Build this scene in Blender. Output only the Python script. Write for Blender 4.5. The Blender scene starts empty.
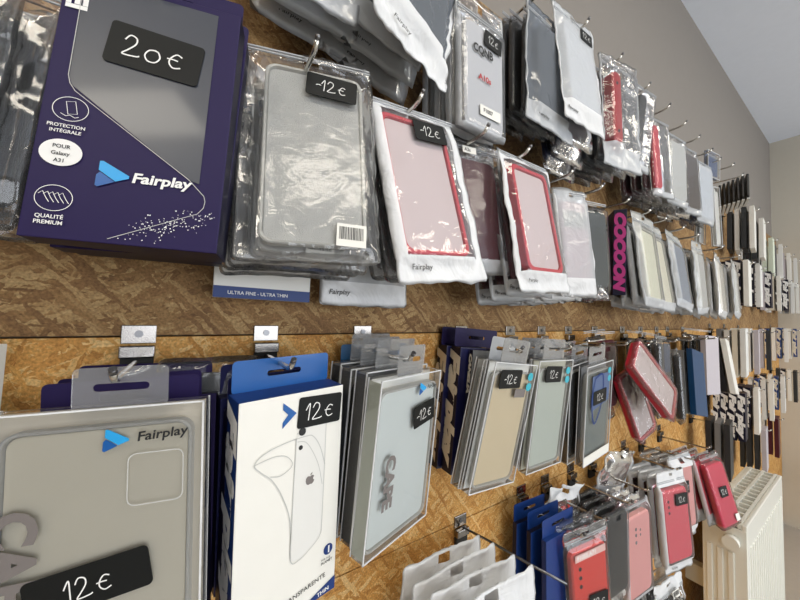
import bpy, bmesh, math, random
from mathutils import Vector, Matrix, Euler, noise
R = math.radians
random.seed(7)
S = bpy.context.scene
COL = S.collection

# ---------------------------------------------------------------- camera
def cam_axes(yaw, pitch, roll):
    f = Vector((math.sin(yaw)*math.cos(pitch), math.cos(yaw)*math.cos(pitch), math.sin(pitch)))
    r0 = Vector((math.cos(yaw), -math.sin(yaw), 0)); u0 = r0.cross(f)
    r = r0*math.cos(roll) + u0*math.sin(roll); u = -r0*math.sin(roll) + u0*math.cos(roll)
    return r, u, f
cd = bpy.data.cameras.new('camera'); cam = bpy.data.objects.new('camera', cd); COL.objects.link(cam)
cr, cu, cf = cam_axes(R(33.4), R(2.6), R(1.5))
M = Matrix((cr, cu, -cf)).transposed().to_4x4(); M.translation = Vector((0, -.4, 1.35))
cam.matrix_world = M
cd.sensor_width = 36; cd.lens = 318/800*36; cd.clip_start = .01
S.camera = cam

# ---------------------------------------------------------------- light and exposure
S.view_settings.view_transform = 'Standard'; S.view_settings.look = 'None'
S.view_settings.gamma = 1; S.view_settings.exposure = -0.18
S.cycles.transparent_max_bounces = 32; S.cycles.max_bounces = 7
S.cycles.diffuse_bounces = 3; S.cycles.glossy_bounces = 3; S.cycles.transmission_bounces = 4
S.cycles.caustics_reflective = False; S.cycles.caustics_refractive = False
S.cycles.sample_clamp_indirect = 4
w = bpy.data.worlds.new('world'); S.world = w; w.use_nodes = True
w.node_tree.nodes['Background'].inputs[0].default_value = (.80, .88, 1, 1)
w.node_tree.nodes['Background'].inputs[1].default_value = 1.0
def area(name, loc, rot, sx, sy, power, color):
    l = bpy.data.lights.new(name, 'AREA'); l.shape = 'RECTANGLE'; l.size = sx; l.size_y = sy
    l.energy = power; l.color = color
    o = bpy.data.objects.new(name, l); o.location = loc; o.rotation_euler = rot; COL.objects.link(o); return o
area('added_window_fill', (.9, -3.85, 1.45), (R(90), 0, 0), 3.0, 1.7, 66, (.92, .95, 1))  # added frontal fill light, placed at the unseen window
area('added_right_fill', (2.95, -3.9, 1.15), (R(90), 0, 0), .8, 2.1, 34, (.88, .93, 1))  # added fill to brighten the ceiling and far end, no door is built
area('ceiling_lamp_light', (.25, -1.25, 2.58), (0, 0, 0), 1.2, .3, 10, (1, .92, .78))
area('ceiling_lamp_light', (2.0, -1.7, 2.58), (0, 0, 0), 1.2, .3, 10, (1, .92, .78))
area('ceiling_lamp_light', (-1.45, -1.3, 2.58), (0, 0, 0), 1.2, .3, 15, (1, .92, .78))  # added lamp on the left, brightens the side faces of the packs

# ---------------------------------------------------------------- materials
MATS = {}
def lin(c):
    return tuple(((v/255)/12.92 if v/255 <= .04045 else ((v/255+.055)/1.055)**2.4) for v in c)
def mat(name, rgb=(200, 200, 200), rough=.5, spec=.5, metal=0, coat=0, var=.0, bump=0, bscale=400, sub=0):
    if name in MATS: return MATS[name]
    m = bpy.data.materials.new(name); m.use_nodes = True; nt = m.node_tree; b = nt.nodes['Principled BSDF']
    c = (*lin(rgb), 1)
    b.inputs['Base Color'].default_value = c; b.inputs['Roughness'].default_value = rough
    b.inputs['Specular IOR Level'].default_value = spec; b.inputs['Metallic'].default_value = metal
    b.inputs['Coat Weight'].default_value = coat; b.inputs['Coat Roughness'].default_value = .08
    tc = nt.nodes.new('ShaderNodeTexCoord')
    nz = nt.nodes.new('ShaderNodeTexNoise'); nz.inputs['Scale'].default_value = 35; nz.inputs['Detail'].default_value = 3
    nt.links.new(tc.outputs['Object'], nz.inputs['Vector'])
    mx = nt.nodes.new('ShaderNodeMix'); mx.data_type = 'RGBA'; mx.blend_type = 'MULTIPLY'
    rp = nt.nodes.new('ShaderNodeMapRange'); rp.inputs['To Min'].default_value = 1-max(var, .03)*1.5; rp.inputs['To Max'].default_value = 1.0
    nt.links.new(nz.outputs['Fac'], rp.inputs['Value'])
    mx.inputs[0].default_value = 1; mx.inputs[6].default_value = c
    nt.links.new(rp.outputs[0], mx.inputs[7]); nt.links.new(mx.outputs[2], b.inputs['Base Color'])
    if bump:
        n2 = nt.nodes.new('ShaderNodeTexNoise'); n2.inputs['Scale'].default_value = bscale
        bp = nt.nodes.new('ShaderNodeBump'); bp.inputs['Strength'].default_value = bump; bp.inputs['Distance'].default_value = .002
        nt.links.new(tc.outputs['Object'], n2.inputs['Vector']); nt.links.new(n2.outputs['Fac'], bp.inputs['Height'])
        nt.links.new(bp.outputs[0], b.inputs['Normal'])
    MATS[name] = m; return m
def film(name, tint=(255, 255, 255), haze=.08, gloss=.25, rough=.12, bump=.5, scale=55, hazecol=(235, 238, 240), stretch=(1, 1, 1)):
    """thin clear plastic: see-through, a little milky, with glossy crinkles"""
    if name in MATS: return MATS[name]
    m = bpy.data.materials.new(name); m.use_nodes = True; nt = m.node_tree; N = nt.nodes; L = nt.links
    N.remove(N['Principled BSDF']); out = N['Material Output']
    tc = N.new('ShaderNodeTexCoord'); mp = N.new('ShaderNodeMapping'); mp.inputs['Scale'].default_value = stretch
    L.new(tc.outputs['Object'], mp.inputs[0])
    nz = N.new('ShaderNodeTexNoise'); nz.inputs['Scale'].default_value = scale; nz.inputs['Detail'].default_value = 3; nz.inputs['Distortion'].default_value = 1.2
    L.new(mp.outputs[0], nz.inputs['Vector'])
    bp = N.new('ShaderNodeBump'); bp.inputs['Strength'].default_value = bump; bp.inputs['Distance'].default_value = .01
    L.new(nz.outputs['Fac'], bp.inputs['Height'])
    fr = N.new('ShaderNodeFresnel'); fr.inputs['IOR'].default_value = 1.45; L.new(bp.outputs[0], fr.inputs['Normal'])
    ma = N.new('ShaderNodeMath'); ma.operation = 'MULTIPLY_ADD'; ma.inputs[1].default_value = .8; ma.inputs[2].default_value = gloss*.3; ma.use_clamp = True
    L.new(fr.outputs[0], ma.inputs[0])
    tr = N.new('ShaderNodeBsdfTransparent'); tr.inputs[0].default_value = (*lin(tint), 1)
    gl = N.new('ShaderNodeBsdfGlossy'); gl.inputs['Roughness'].default_value = rough; L.new(bp.outputs[0], gl.inputs['Normal'])
    gl.inputs['Color'].default_value = (.9, .9, .9, 1)
    m1 = N.new('ShaderNodeMixShader'); L.new(ma.outputs[0], m1.inputs[0]); L.new(tr.outputs[0], m1.inputs[1]); L.new(gl.outputs[0], m1.inputs[2])
    df = N.new('ShaderNodeBsdfDiffuse'); df.inputs[0].default_value = (*lin(hazecol), 1); L.new(bp.outputs[0], df.inputs['Normal'])
    m2 = N.new('ShaderNodeMixShader'); m2.inputs[0].default_value = haze
    L.new(m1.outputs[0], m2.inputs[1]); L.new(df.outputs[0], m2.inputs[2]); L.new(m2.outputs[0], out.inputs[0])
    MATS[name] = m; return m
F_CLEAR = film('clear film', haze=.02, gloss=.08, rough=.1, bump=.35, scale=30)
F_CRINK = film('crinkled clear film', haze=.035, gloss=.12, rough=.09, bump=.28, scale=22, stretch=(1, 1, .5))
F_MILK = film('milky film', haze=.3, gloss=.2, rough=.1, bump=.4, scale=24, hazecol=(240, 241, 236))
F_FLAT = film('taut film', haze=.025, gloss=.06, rough=.16, bump=.10, scale=40)
F_FROST = film('frosted film', haze=.5, gloss=.2, rough=.15, bump=.4, scale=24, hazecol=(222, 226, 230))
F_WHITE = film('white film', haze=.86, gloss=.3, rough=.12, bump=.5, scale=22, hazecol=(232, 234, 236))
F_GREY = film('grey film', tint=(175, 180, 186), haze=.35, gloss=.2, rough=.15, bump=.5, scale=18, hazecol=(150, 157, 166), stretch=(1, 1, .4))
F_RIGID = film('clear rigid plastic', haze=.03, gloss=.10, rough=.05, bump=.03, scale=20)
F_SILIC = film('translucent silicone', haze=.5, gloss=.12, rough=.2, bump=.05, scale=20, hazecol=(246, 245, 238))
F_TAB = film('clear tab plastic', haze=.12, gloss=.3, rough=.06, bump=.03, scale=20)
WHITE = mat('white card', (236, 235, 228), .45)
CREAM = mat('cream card', (222, 214, 196), .5)
PALEGREY = mat('pale grey card', (205, 206, 202), .45)
GREEN_WHITE = mat('pale greenish card', (206, 214, 200), .45)
GREYCARD = mat('mid grey card', (120, 122, 124), .45)
SLATE = mat('slate grey card', (62, 66, 76), .35, coat=.2)
BLACK = mat('black plastic', (20, 21, 24), .35)
CHARCOAL = mat('charcoal silicone', (42, 45, 48), .45)
DARKGREEN = mat('dark green grey silicone', (52, 60, 60), .45)
STICK = mat('black sticker', (20, 22, 22), .5, spec=.25)
CHALK = mat('white chalk marker', (240, 240, 238), .6)
PURPLE = mat('dark purple print', (34, 25, 70), .5, spec=.25)
NAVY = mat('navy print', (28, 30, 74), .35, coat=.2)
DEEPNAVY = mat('deep navy print', (18, 18, 42), .45, spec=.3)
BLUE = mat('blue print', (18, 88, 160), .35, coat=.3)
ROYAL = mat('royal blue print', (10, 50, 116), .5)
CYAN = mat('cyan print', (40, 160, 225), .4)
TEAL = mat('teal print', (60, 175, 195), .4)
RED = mat('red silicone', (206, 42, 62), .45)
REDDEEP = mat('deep red silicone', (176, 28, 36), .4)
MAROON = mat('maroon silicone', (74, 12, 28), .45)
CORAL = mat('coral red silicone', (250, 62, 46), .45)
PINK = mat('pink silicone', (250, 172, 166), .5)
HOTPINK = mat('rose pink silicone', (240, 76, 94), .45)
PINKCARD = mat('pale pink card', (226, 208, 208), .5)
OLIVE = mat('olive print', (112, 108, 84), .5)
ORCHID = mat('orchid print', (176, 44, 120), .45)
BEIGE = mat('beige case', (236, 216, 176), .5)
INKGREY = mat('grey print', (120, 114, 112), .5)
INK = mat('black print', (30, 32, 34), .5)
LINE = mat('light grey line print', (196, 197, 194), .5)
CHROME = mat('brushed steel', (150, 146, 142), .2, metal=1, bump=.05, bscale=900)
STEEL = mat('dark steel wire', (120, 120, 122), .3, metal=1)
RAD = mat('white radiator enamel', (236, 236, 226), .35, coat=.3)
DARKHOLE = mat('dark gap', (40, 40, 38), .8)
PAINTBLUE = mat('blue image print', (70, 96, 140), .35, coat=.4)

def osb(name, cols, dark, seed):
    """pressed wood strands: layers of long ragged chips lying at different angles"""
    m = bpy.data.materials.new(name); m.use_nodes = True; nt = m.node_tree; N = nt.nodes; L = nt.links
    p = N['Principled BSDF']; p.inputs['Roughness'].default_value = .6; p.inputs['Specular IOR Level'].default_value = .25
    tc = N.new('ShaderNodeTexCoord'); rnd = random.Random(seed)
    d = N.new('ShaderNodeTexNoise'); d.inputs['Scale'].default_value = 75; d.inputs['Detail'].default_value = 5; d.inputs['Roughness'].default_value = .65; L.new(tc.outputs['Object'], d.inputs['Vector'])
    dd = N.new('ShaderNodeVectorMath'); dd.operation = 'MULTIPLY_ADD'; dd.inputs[1].default_value = (.010, 0, .010)
    L.new(d.outputs['Color'], dd.inputs[0]); L.new(tc.outputs['Object'], dd.inputs[2])
    col = None; hgt = None
    for k, ang in enumerate((10, -38, 62, -12, 34, -66, 4, -28, 48)):
        mp = N.new('ShaderNodeMapping'); mp.vector_type = 'TEXTURE'; mp.inputs['Rotation'].default_value = (0, R(ang+rnd.uniform(-8, 8)), 0)
        s = rnd.uniform(.8, 1.25)
        mp.inputs['Location'].default_value = (rnd.uniform(-1, 1), 0, rnd.uniform(-1, 1)); mp.inputs['Scale'].default_value = (.040*s, 1, .0042*s)
        L.new(dd.outputs[0], mp.inputs[0])
        v = N.new('ShaderNodeTexVoronoi'); v.inputs['Scale'].default_value = 1; L.new(mp.outputs[0], v.inputs['Vector'])
        sp = N.new('ShaderNodeSeparateColor'); L.new(v.outputs['Color'], sp.inputs[0])
        sc = N.new('ShaderNodeVectorMath'); sc.operation = 'MULTIPLY'; sc.inputs[1].default_value = (1.6, 1, 9); L.new(mp.outputs[0], sc.inputs[0])
        g = N.new('ShaderNodeTexNoise'); g.inputs['Scale'].default_value = 1.0; g.inputs['Detail'].default_value = 2; L.new(sc.outputs[0], g.inputs['Vector'])
        t = N.new('ShaderNodeMath'); t.operation = 'MULTIPLY_ADD'; t.inputs[1].default_value = .55; L.new(sp.outputs[1], t.inputs[0])
        gm = N.new('ShaderNodeMath'); gm.operation = 'MULTIPLY'; gm.inputs[1].default_value = .6; L.new(g.outputs['Fac'], gm.inputs[0]); L.new(gm.outputs[0], t.inputs[2])
        cr_ = N.new('ShaderNodeValToRGB'); e = cr_.color_ramp.elements
        e[0].position = .16; e[0].color = (*lin(dark), 1); e[1].position = .92; e[1].color = (*lin(cols[2]), 1)
        kk = e.new(.38); kk.color = (*lin(cols[0]), 1); kk = e.new(.62); kk.color = (*lin(cols[1]), 1)
        L.new(t.outputs[0], cr_.inputs[0])
        if col is None: col = cr_.outputs[0]; hgt = t.outputs[0]; continue
        mk = N.new('ShaderNodeMath'); mk.operation = 'GREATER_THAN'; mk.inputs[1].default_value = .62; L.new(sp.outputs[0], mk.inputs[0])
        mx = N.new('ShaderNodeMix'); mx.data_type = 'RGBA'; L.new(mk.outputs[0], mx.inputs[0]); L.new(col, mx.inputs[6]); L.new(cr_.outputs[0], mx.inputs[7]); col = mx.outputs[2]
        mh = N.new('ShaderNodeMix'); L.new(mk.outputs[0], mh.inputs[0]); L.new(hgt, mh.inputs[2]); L.new(t.outputs[0], mh.inputs[3]); hgt = mh.outputs[0]
    fn = N.new('ShaderNodeTexNoise'); fn.inputs['Scale'].default_value = 420; fn.inputs['Detail'].default_value = 2; L.new(tc.outputs['Object'], fn.inputs['Vector'])
    fr = N.new('ShaderNodeMapRange'); fr.inputs['From Min'].default_value = .3; fr.inputs['From Max'].default_value = .7; fr.inputs['To Min'].default_value = .62; fr.inputs['To Max'].default_value = 1.12; L.new(fn.outputs['Fac'], fr.inputs['Value'])
    fm = N.new('ShaderNodeMix'); fm.data_type = 'RGBA'; fm.blend_type = 'MULTIPLY'; fm.inputs[0].default_value = 1; L.new(col, fm.inputs[6]); L.new(fr.outputs[0], fm.inputs[7])
    L.new(fm.outputs[2], p.inputs['Base Color'])
    bp = N.new('ShaderNodeBump'); bp.inputs['Strength'].default_value = .5; bp.inputs['Distance'].default_value = .0015
    L.new(hgt, bp.inputs['Height']); L.new(bp.outputs[0], p.inputs['Normal'])
    return m
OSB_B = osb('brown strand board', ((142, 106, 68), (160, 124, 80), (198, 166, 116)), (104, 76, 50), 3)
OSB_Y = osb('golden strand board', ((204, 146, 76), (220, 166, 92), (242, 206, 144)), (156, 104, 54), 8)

# ---------------------------------------------------------------- mesh helpers
def link(name, me, parent=None, loc=(0, 0, 0), rot=(0, 0, 0)):
    o = bpy.data.objects.new(name, me); COL.objects.link(o); o.parent = parent
    o.location = loc; o.rotation_euler = rot; return o
def fin(name, bm, mats, parent=None, loc=(0, 0, 0), rot=(0, 0, 0), smooth=False):
    bmesh.ops.recalc_face_normals(bm, faces=bm.faces[:])
    me = bpy.data.meshes.new(name); bm.to_mesh(me); bm.free()
    for m in (mats if isinstance(mats, (list, tuple)) else [mats]): me.materials.append(m)
    if smooth:
        for p in me.polygons: p.use_smooth = True
    return link(name, me, parent, loc, rot)
def rr(w, h, r, n=4, cx=0, cz=0):
    r = max(1e-5, min(r, w/2-1e-5, h/2-1e-5)); pts = []
    for k, (sx, sz) in enumerate(((1, 1), (-1, 1), (-1, -1), (1, -1))):
        for i in range(n+1):
            a = math.pi/2*(k+i/n)
            pts.append((cx+sx*(w/2-r)+r*math.cos(a), cz+sz*(h/2-r)+r*math.sin(a)))
    return pts
def loft(bm, loops, cap0=True, cap1=True, mi=0):
    """loops: [( [(x,z)...], y ), ...]"""
    rows = [[bm.verts.new((x, y, z)) for x, z in pts] for pts, y in loops]
    n = len(rows[0])
    for a, b in zip(rows, rows[1:]):
        for i in range(n):
            f = bm.faces.new((a[i], a[(i+1) % n], b[(i+1) % n], b[i])); f.material_index = mi
    if cap0: bm.faces.new(rows[0][::-1]).material_index = mi
    if cap1: bm.faces.new(rows[-1]).material_index = mi
def box(bm, x0, x1, y0, y1, z0, z1, mi=0, bev=0):
    g = bmesh.ops.create_cube(bm, size=1)
    for v in g['verts']:
        v.co = Vector((x0+(x1-x0)*(v.co.x+.5), y0+(y1-y0)*(v.co.y+.5), z0+(z1-z0)*(v.co.z+.5)))
    fs = set(f for v in g['verts'] for f in v.link_faces)
    for f in fs: f.material_index = mi
    if bev:
        es = list(set(e for f in fs for e in f.edges))
        bmesh.ops.bevel(bm, geom=es, offset=bev, segments=2, affect='EDGES', profile=.5)
def tube(bm, pts, r, n=8, mi=0, close=False):
    pts = [Vector(p) for p in pts]; rings = []; up = Vector((0, 0, 1))
    for i, p in enumerate(pts):
        a = pts[(i-1) % len(pts)] if (close or i) else p; b = pts[(i+1) % len(pts)] if (close or i < len(pts)-1) else p
        t = (b-a).normalized(); s = t.cross(up)
        if s.length < .05: s = t.cross(Vector((1, 0, 0)))
        s.normalize(); q = s.cross(t)
        rings.append([bm.verts.new(p+s*r*math.cos(2*math.pi*k/n)+q*r*math.sin(2*math.pi*k/n)) for k in range(n)])
    m = len(rings)
    for i in range(m if close else m-1):
        A, B = rings[i], rings[(i+1) % m]
        for k in range(n):
            f = bm.faces.new((A[k], A[(k+1) % n], B[(k+1) % n], B[k])); f.material_index = mi; f.smooth = True
    if not close:
        bm.faces.new(rings[0][::-1]).material_index = mi; bm.faces.new(rings[-1]).material_index = mi
def spline(pts, k=6):
    P = [Vector((x, 0, z)) for x, z in pts]; out = []
    for i in range(len(P)-1):
        p0 = P[max(i-1, 0)]; p1 = P[i]; p2 = P[i+1]; p3 = P[min(i+2, len(P)-1)]
        for j in range(k):
            t = j/k
            out.append(.5*((2*p1)+(p2-p0)*t+(2*p0-5*p1+4*p2-p3)*t*t+(3*p1-p0-3*p2+p3)*t**3))
    out.append(P[-1]); return out
def ribbon(bm, pts, wd, y=0, close=False):
    n = len(pts); prev = None; first = None
    for i, p in enumerate(pts):
        a = pts[i-1] if (i or close) else p; b = pts[(i+1) % n] if (i < n-1 or close) else p
        t = (b-a); t.y = 0
        if t.length < 1e-9: t = Vector((1, 0, 0))
        t.normalize(); s = Vector((-t.z, 0, t.x))*wd/2
        v1 = bm.verts.new((p.x+s.x, y, p.z+s.z)); v2 = bm.verts.new((p.x-s.x, y, p.z-s.z))
        if prev: bm.faces.new((prev[0], prev[1], v2, v1))
        else: first = (v1, v2)
        prev = (v1, v2)
    if close: bm.faces.new((prev[0], prev[1], first[1], first[0]))
def ring(bm, cx, cz, rx, rz, wd, y=0, n=32):
    ribbon(bm, [Vector((cx+rx*math.cos(2*math.pi*i/n), 0, cz+rz*math.sin(2*math.pi*i/n))) for i in range(n)], wd, y, True)
def poly(bm, pts, y=0, mi=0):
    bm.faces.new([bm.verts.new((x, y, z)) for x, z in pts]).material_index = mi
def curve_plate(name, outlines, thick, m, parent=None, y=0):
    """flat plate with holes: outlines[0] outer, others holes, in the XZ plane"""
    cu_ = bpy.data.curves.new(name, 'CURVE'); cu_.dimensions = '2D'; cu_.fill_mode = 'BOTH'; cu_.extrude = thick/2
    for pts in outlines:
        sp = cu_.splines.new('POLY'); sp.points.add(len(pts)-1); sp.use_cyclic_u = True
        for q, (x, z) in zip(sp.points, pts): q.co = (x, z, 0, 1)
    o = bpy.data.objects.new('tmp', cu_); me = bpy.data.meshes.new_from_object(o)
    bpy.data.objects.remove(o); bpy.data.curves.remove(cu_)
    me.transform(Matrix.Rotation(R(90), 4, 'X')); me.transform(Matrix.Translation((0, y+thick/2, 0)))
    me.materials.clear(); me.materials.append(m); me.name = name
    return link(name, me, parent)
TXT = {}
def text(s, h, m, parent, x, z, y, name='printed_text', rot=0, shear=0, bold=.0, sx=1, align='LEFT'):
    """flat printed text facing -Y; (x, z) is the left end of the baseline; rot in degrees turns it in the plane"""
    key = (s, round(shear, 2), bold, align, m.name)
    if key not in TXT:
        c = bpy.data.curves.new('t', 'FONT'); c.body = s; c.size = 1; c.shear = shear; c.offset = bold; c.align_x = align
        c.resolution_u = 3
        o = bpy.data.objects.new('tmp', c); me = bpy.data.meshes.new_from_object(o)
        bpy.data.objects.remove(o); bpy.data.curves.remove(c)
        me.transform(Matrix.Rotation(R(90), 4, 'X')); me.materials.clear(); me.materials.append(m); me.name = 'printed_text'
        TXT[key] = me
    o = link(name, TXT[key], parent, (x, y, z), (0, -R(rot), 0)); o.scale = (h*1.4*sx, 1, h*1.4)
    return o

# ---------------------------------------------------------------- handwriting
GL = {'1': ([[(.05, .62), (.30, 1.0), (.30, .5), (.27, 0)]], .45),
      '2': ([[(.05, .72), (.22, .98), (.48, .9), (.5, .62), (.25, .28), (.06, .06), (.2, .02), (.62, .06), (.74, .12)]], .8),
      '0': ([[(.45, .62), (.18, .55), (.05, .28), (.2, .04), (.5, .05), (.66, .3), (.55, .56), (.4, .6)]], .8),
      '-': ([[(.0, .42), (.2, .5), (.42, .46)]], .36),
      'e': ([[(.66, .66), (.42, .74), (.2, .5), (.18, .24), (.38, .06), (.68, .14)], [(.05, .44), (.3, .46), (.52, .44)]], .8),
      '@': ([[(.10, .86), (.35, 1.02), (.5, .85), (.36, .6), (.1, .35), (.06, .12), (.3, .06), (.5, .25), (.42, .45), (.3, .52)]], .72)}
def writing(s, cx, cz, h, y, parent, rot=0, wd=None):
    bm = bmesh.new(); x = 0; tot = sum(GL[c][1] for c in s)*h; wd = wd or h*.06
    for c in s:
        st, adv = GL[c]
        for q in st:
            ribbon(bm, spline([(x+px*h*.9-tot/2, pz*h-h/2) for px, pz in q]), wd)
        x += adv*h
    return fin('price_writing', bm, CHALK, parent, (cx, y, cz), (0, -R(rot), 0))
def sticker(parent, cx, cz, w_, h_, y, s='-12e', rot=0, hs=.5):
    bm = bmesh.new(); loft(bm, [(rr(w_, h_, w_*.05), 0), (rr(w_, h_, w_*.05), .0004)])
    o = fin('price_sticker', bm, STICK, parent, (cx, y-.0004, cz), (0, -R(rot), 0))
    writing(s, 0, 0, h_*hs, -.0004, o); return o
def arrow_logo(parent, cx, cz, s, y, rot=0, m=None):
    bm = bmesh.new()
    poly(bm, [(-.45*s, .5*s), (-.35*s, .52*s), (.5*s, .06*s), (.5*s, -.04*s), (.1*s, -.22*s), (-.45*s, .15*s)])
    poly(bm, [(-.5*s, -.45*s), (-.5*s, -.05*s), (-.4*s, .08*s), (.08*s, -.24*s), (-.42*s, -.5*s)], y=-.0001, mi=1)
    return fin('arrow_logo', bm, [m or CYAN, BLUE], parent, (cx, y, cz), (0, -R(rot), 0))

# ---------------------------------------------------------------- things
def tag(o, label, cat, group=None, kind=None):
    if label: o['label'] = label
    if cat: o['category'] = cat
    if group: o['group'] = group
    if kind: o['kind'] = kind
    return o
def empty(name, label, cat, group=None):
    o = bpy.data.objects.new(name, None); COL.objects.link(o); o.empty_display_size = .02
    return tag(o, label, cat, group)
def copy_tree(o, parent=None):
    c = o.copy(); COL.objects.link(c); c.parent = parent
    for ch in list(o.children): copy_tree(ch, c)
    return c
def slab(bm, w_, h_, t, r, cx, cz, y0, bev=.0015, mi=0):
    loft(bm, [(rr(w_-2*bev, h_-2*bev, r, 5, cx, cz), y0), (rr(w_, h_, r, 5, cx, cz), y0+bev),
              (rr(w_, h_, r, 5, cx, cz), y0+t-bev), (rr(w_-2*bev, h_-2*bev, r, 5, cx, cz), y0+t)], mi=mi)
def tray(bm, w_, h_, t, r, cx, cz, y0, rim=.0028, mi=0):
    loft(bm, [(rr(w_-.005, h_-.005, r, 5, cx, cz), y0+t), (rr(w_, h_, r, 5, cx, cz), y0+t-.003), (rr(w_, h_, r, 5, cx, cz), y0+.001),
              (rr(w_-.002, h_-.002, r, 5, cx, cz), y0), (rr(w_-2*rim, h_-2*rim, r-.001, 5, cx, cz), y0+.0004),
              (rr(w_-2*rim-.002, h_-2*rim-.002, r-.002, 5, cx, cz), y0+t-.0035)], mi=mi)
def sst(a, b, x):
    t = max(0, min(1, (x-a)/(b-a))); return t*t*(3-2*t)
def pouch_mesh(W, H, T, zone, seed, nx=16, nz=24, crinkle=.002, border=.007, band=.035, top=.03, r=.006, hole=True, wave=.0015, bandtop=None):
    """a flat plastic bag round its contents; slot 0 clear film, slot 1 milky film (edges, foot band, head)"""
    bm = bmesh.new(); x0, x1, z0, z1 = zone; V = {}
    xs = [W*(i/nx-.5) for i in range(nx+1)]; zs = [H*j/nz for j in range(nz+1)]
    for side in (-1, 1):
        for i, x in enumerate(xs):
            for j, z in enumerate(zs):
                edge = i in (0, nx) or j in (0, nz)
                if edge and side == 1: V[side, i, j] = V[-1, i, j]; continue
                b = sst(x0-.014, x0, x)*(1-sst(x1, x1+.014, x))*sst(z0-.014, z0, z)*(1-sst(z1, z1+.014, z))
                nn = noise.noise(Vector((x*38, z*30, seed*7.3)))+.5*noise.noise(Vector((x*90, z*70, seed*3.1)))
                lim = (1-.85*b)
                y = side*(T/2*b+.0006*(not edge)) + nn*crinkle*lim
                if b > .5: y = side*(T/2*b+.0006+abs(nn)*crinkle*.2)
                xx, zz = x, z
                for cz_ in (0, H):   # round the corners
                    dx = r-(W/2-abs(x)); dz = r-abs(z-cz_)
                    if dx > 0 and dz > 0:
                        L_ = math.hypot(dx, dz)
                        if L_ > 0:
                            k = max(dx, dz)/L_; xx = math.copysign(W/2-r+dx*k, x); zz = cz_+(1 if cz_ == 0 else -1)*(r-dz*k)
                if edge:
                    xx += wave*noise.noise(Vector((3.3, z*40, seed))) if i in (0, nx) else 0
                    zz += wave*1.6*noise.noise(Vector((x*45, 8.8+seed, 1))) if j in (0, nz) else 0
                V[side, i, j] = bm.verts.new((xx, y, zz))
    for side in (-1, 1):
        for i in range(nx):
            for j in range(nz):
                cx = W*((i+.5)/nx-.5); cz = H*(j+.5)/nz
                if hole and abs(cx) < W*.07 and abs(cz-(H-.012)) < .004: continue
                q = [V[side, i, j], V[side, i+1, j], V[side, i+1, j+1], V[side, i, j+1]]
                if len(set(q)) < 3: continue
                try: f = bm.faces.new(q if side < 0 else q[::-1])
                except ValueError: continue
                f.smooth = True
                f.material_index = 1 if (abs(cx) > W/2-border or cz < band or (bandtop and cz > H-bandtop)) else (2 if x0 < cx < x1 and z0 < cz < z1 else 0)
    return bm

def hang_tab(parent, W, H, z0, m, y, T=.0006, hw=.062, name='hang_tab'):
    """flat header with a euro slot"""
    out = rr(W, H, .004, 4, 0, z0+H/2); zc = z0+H*.52
    sl = rr(.034, .0055, .0026, 3, 0, zc)
    return curve_plate(name, [out, sl], T, m, parent, y)

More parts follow.
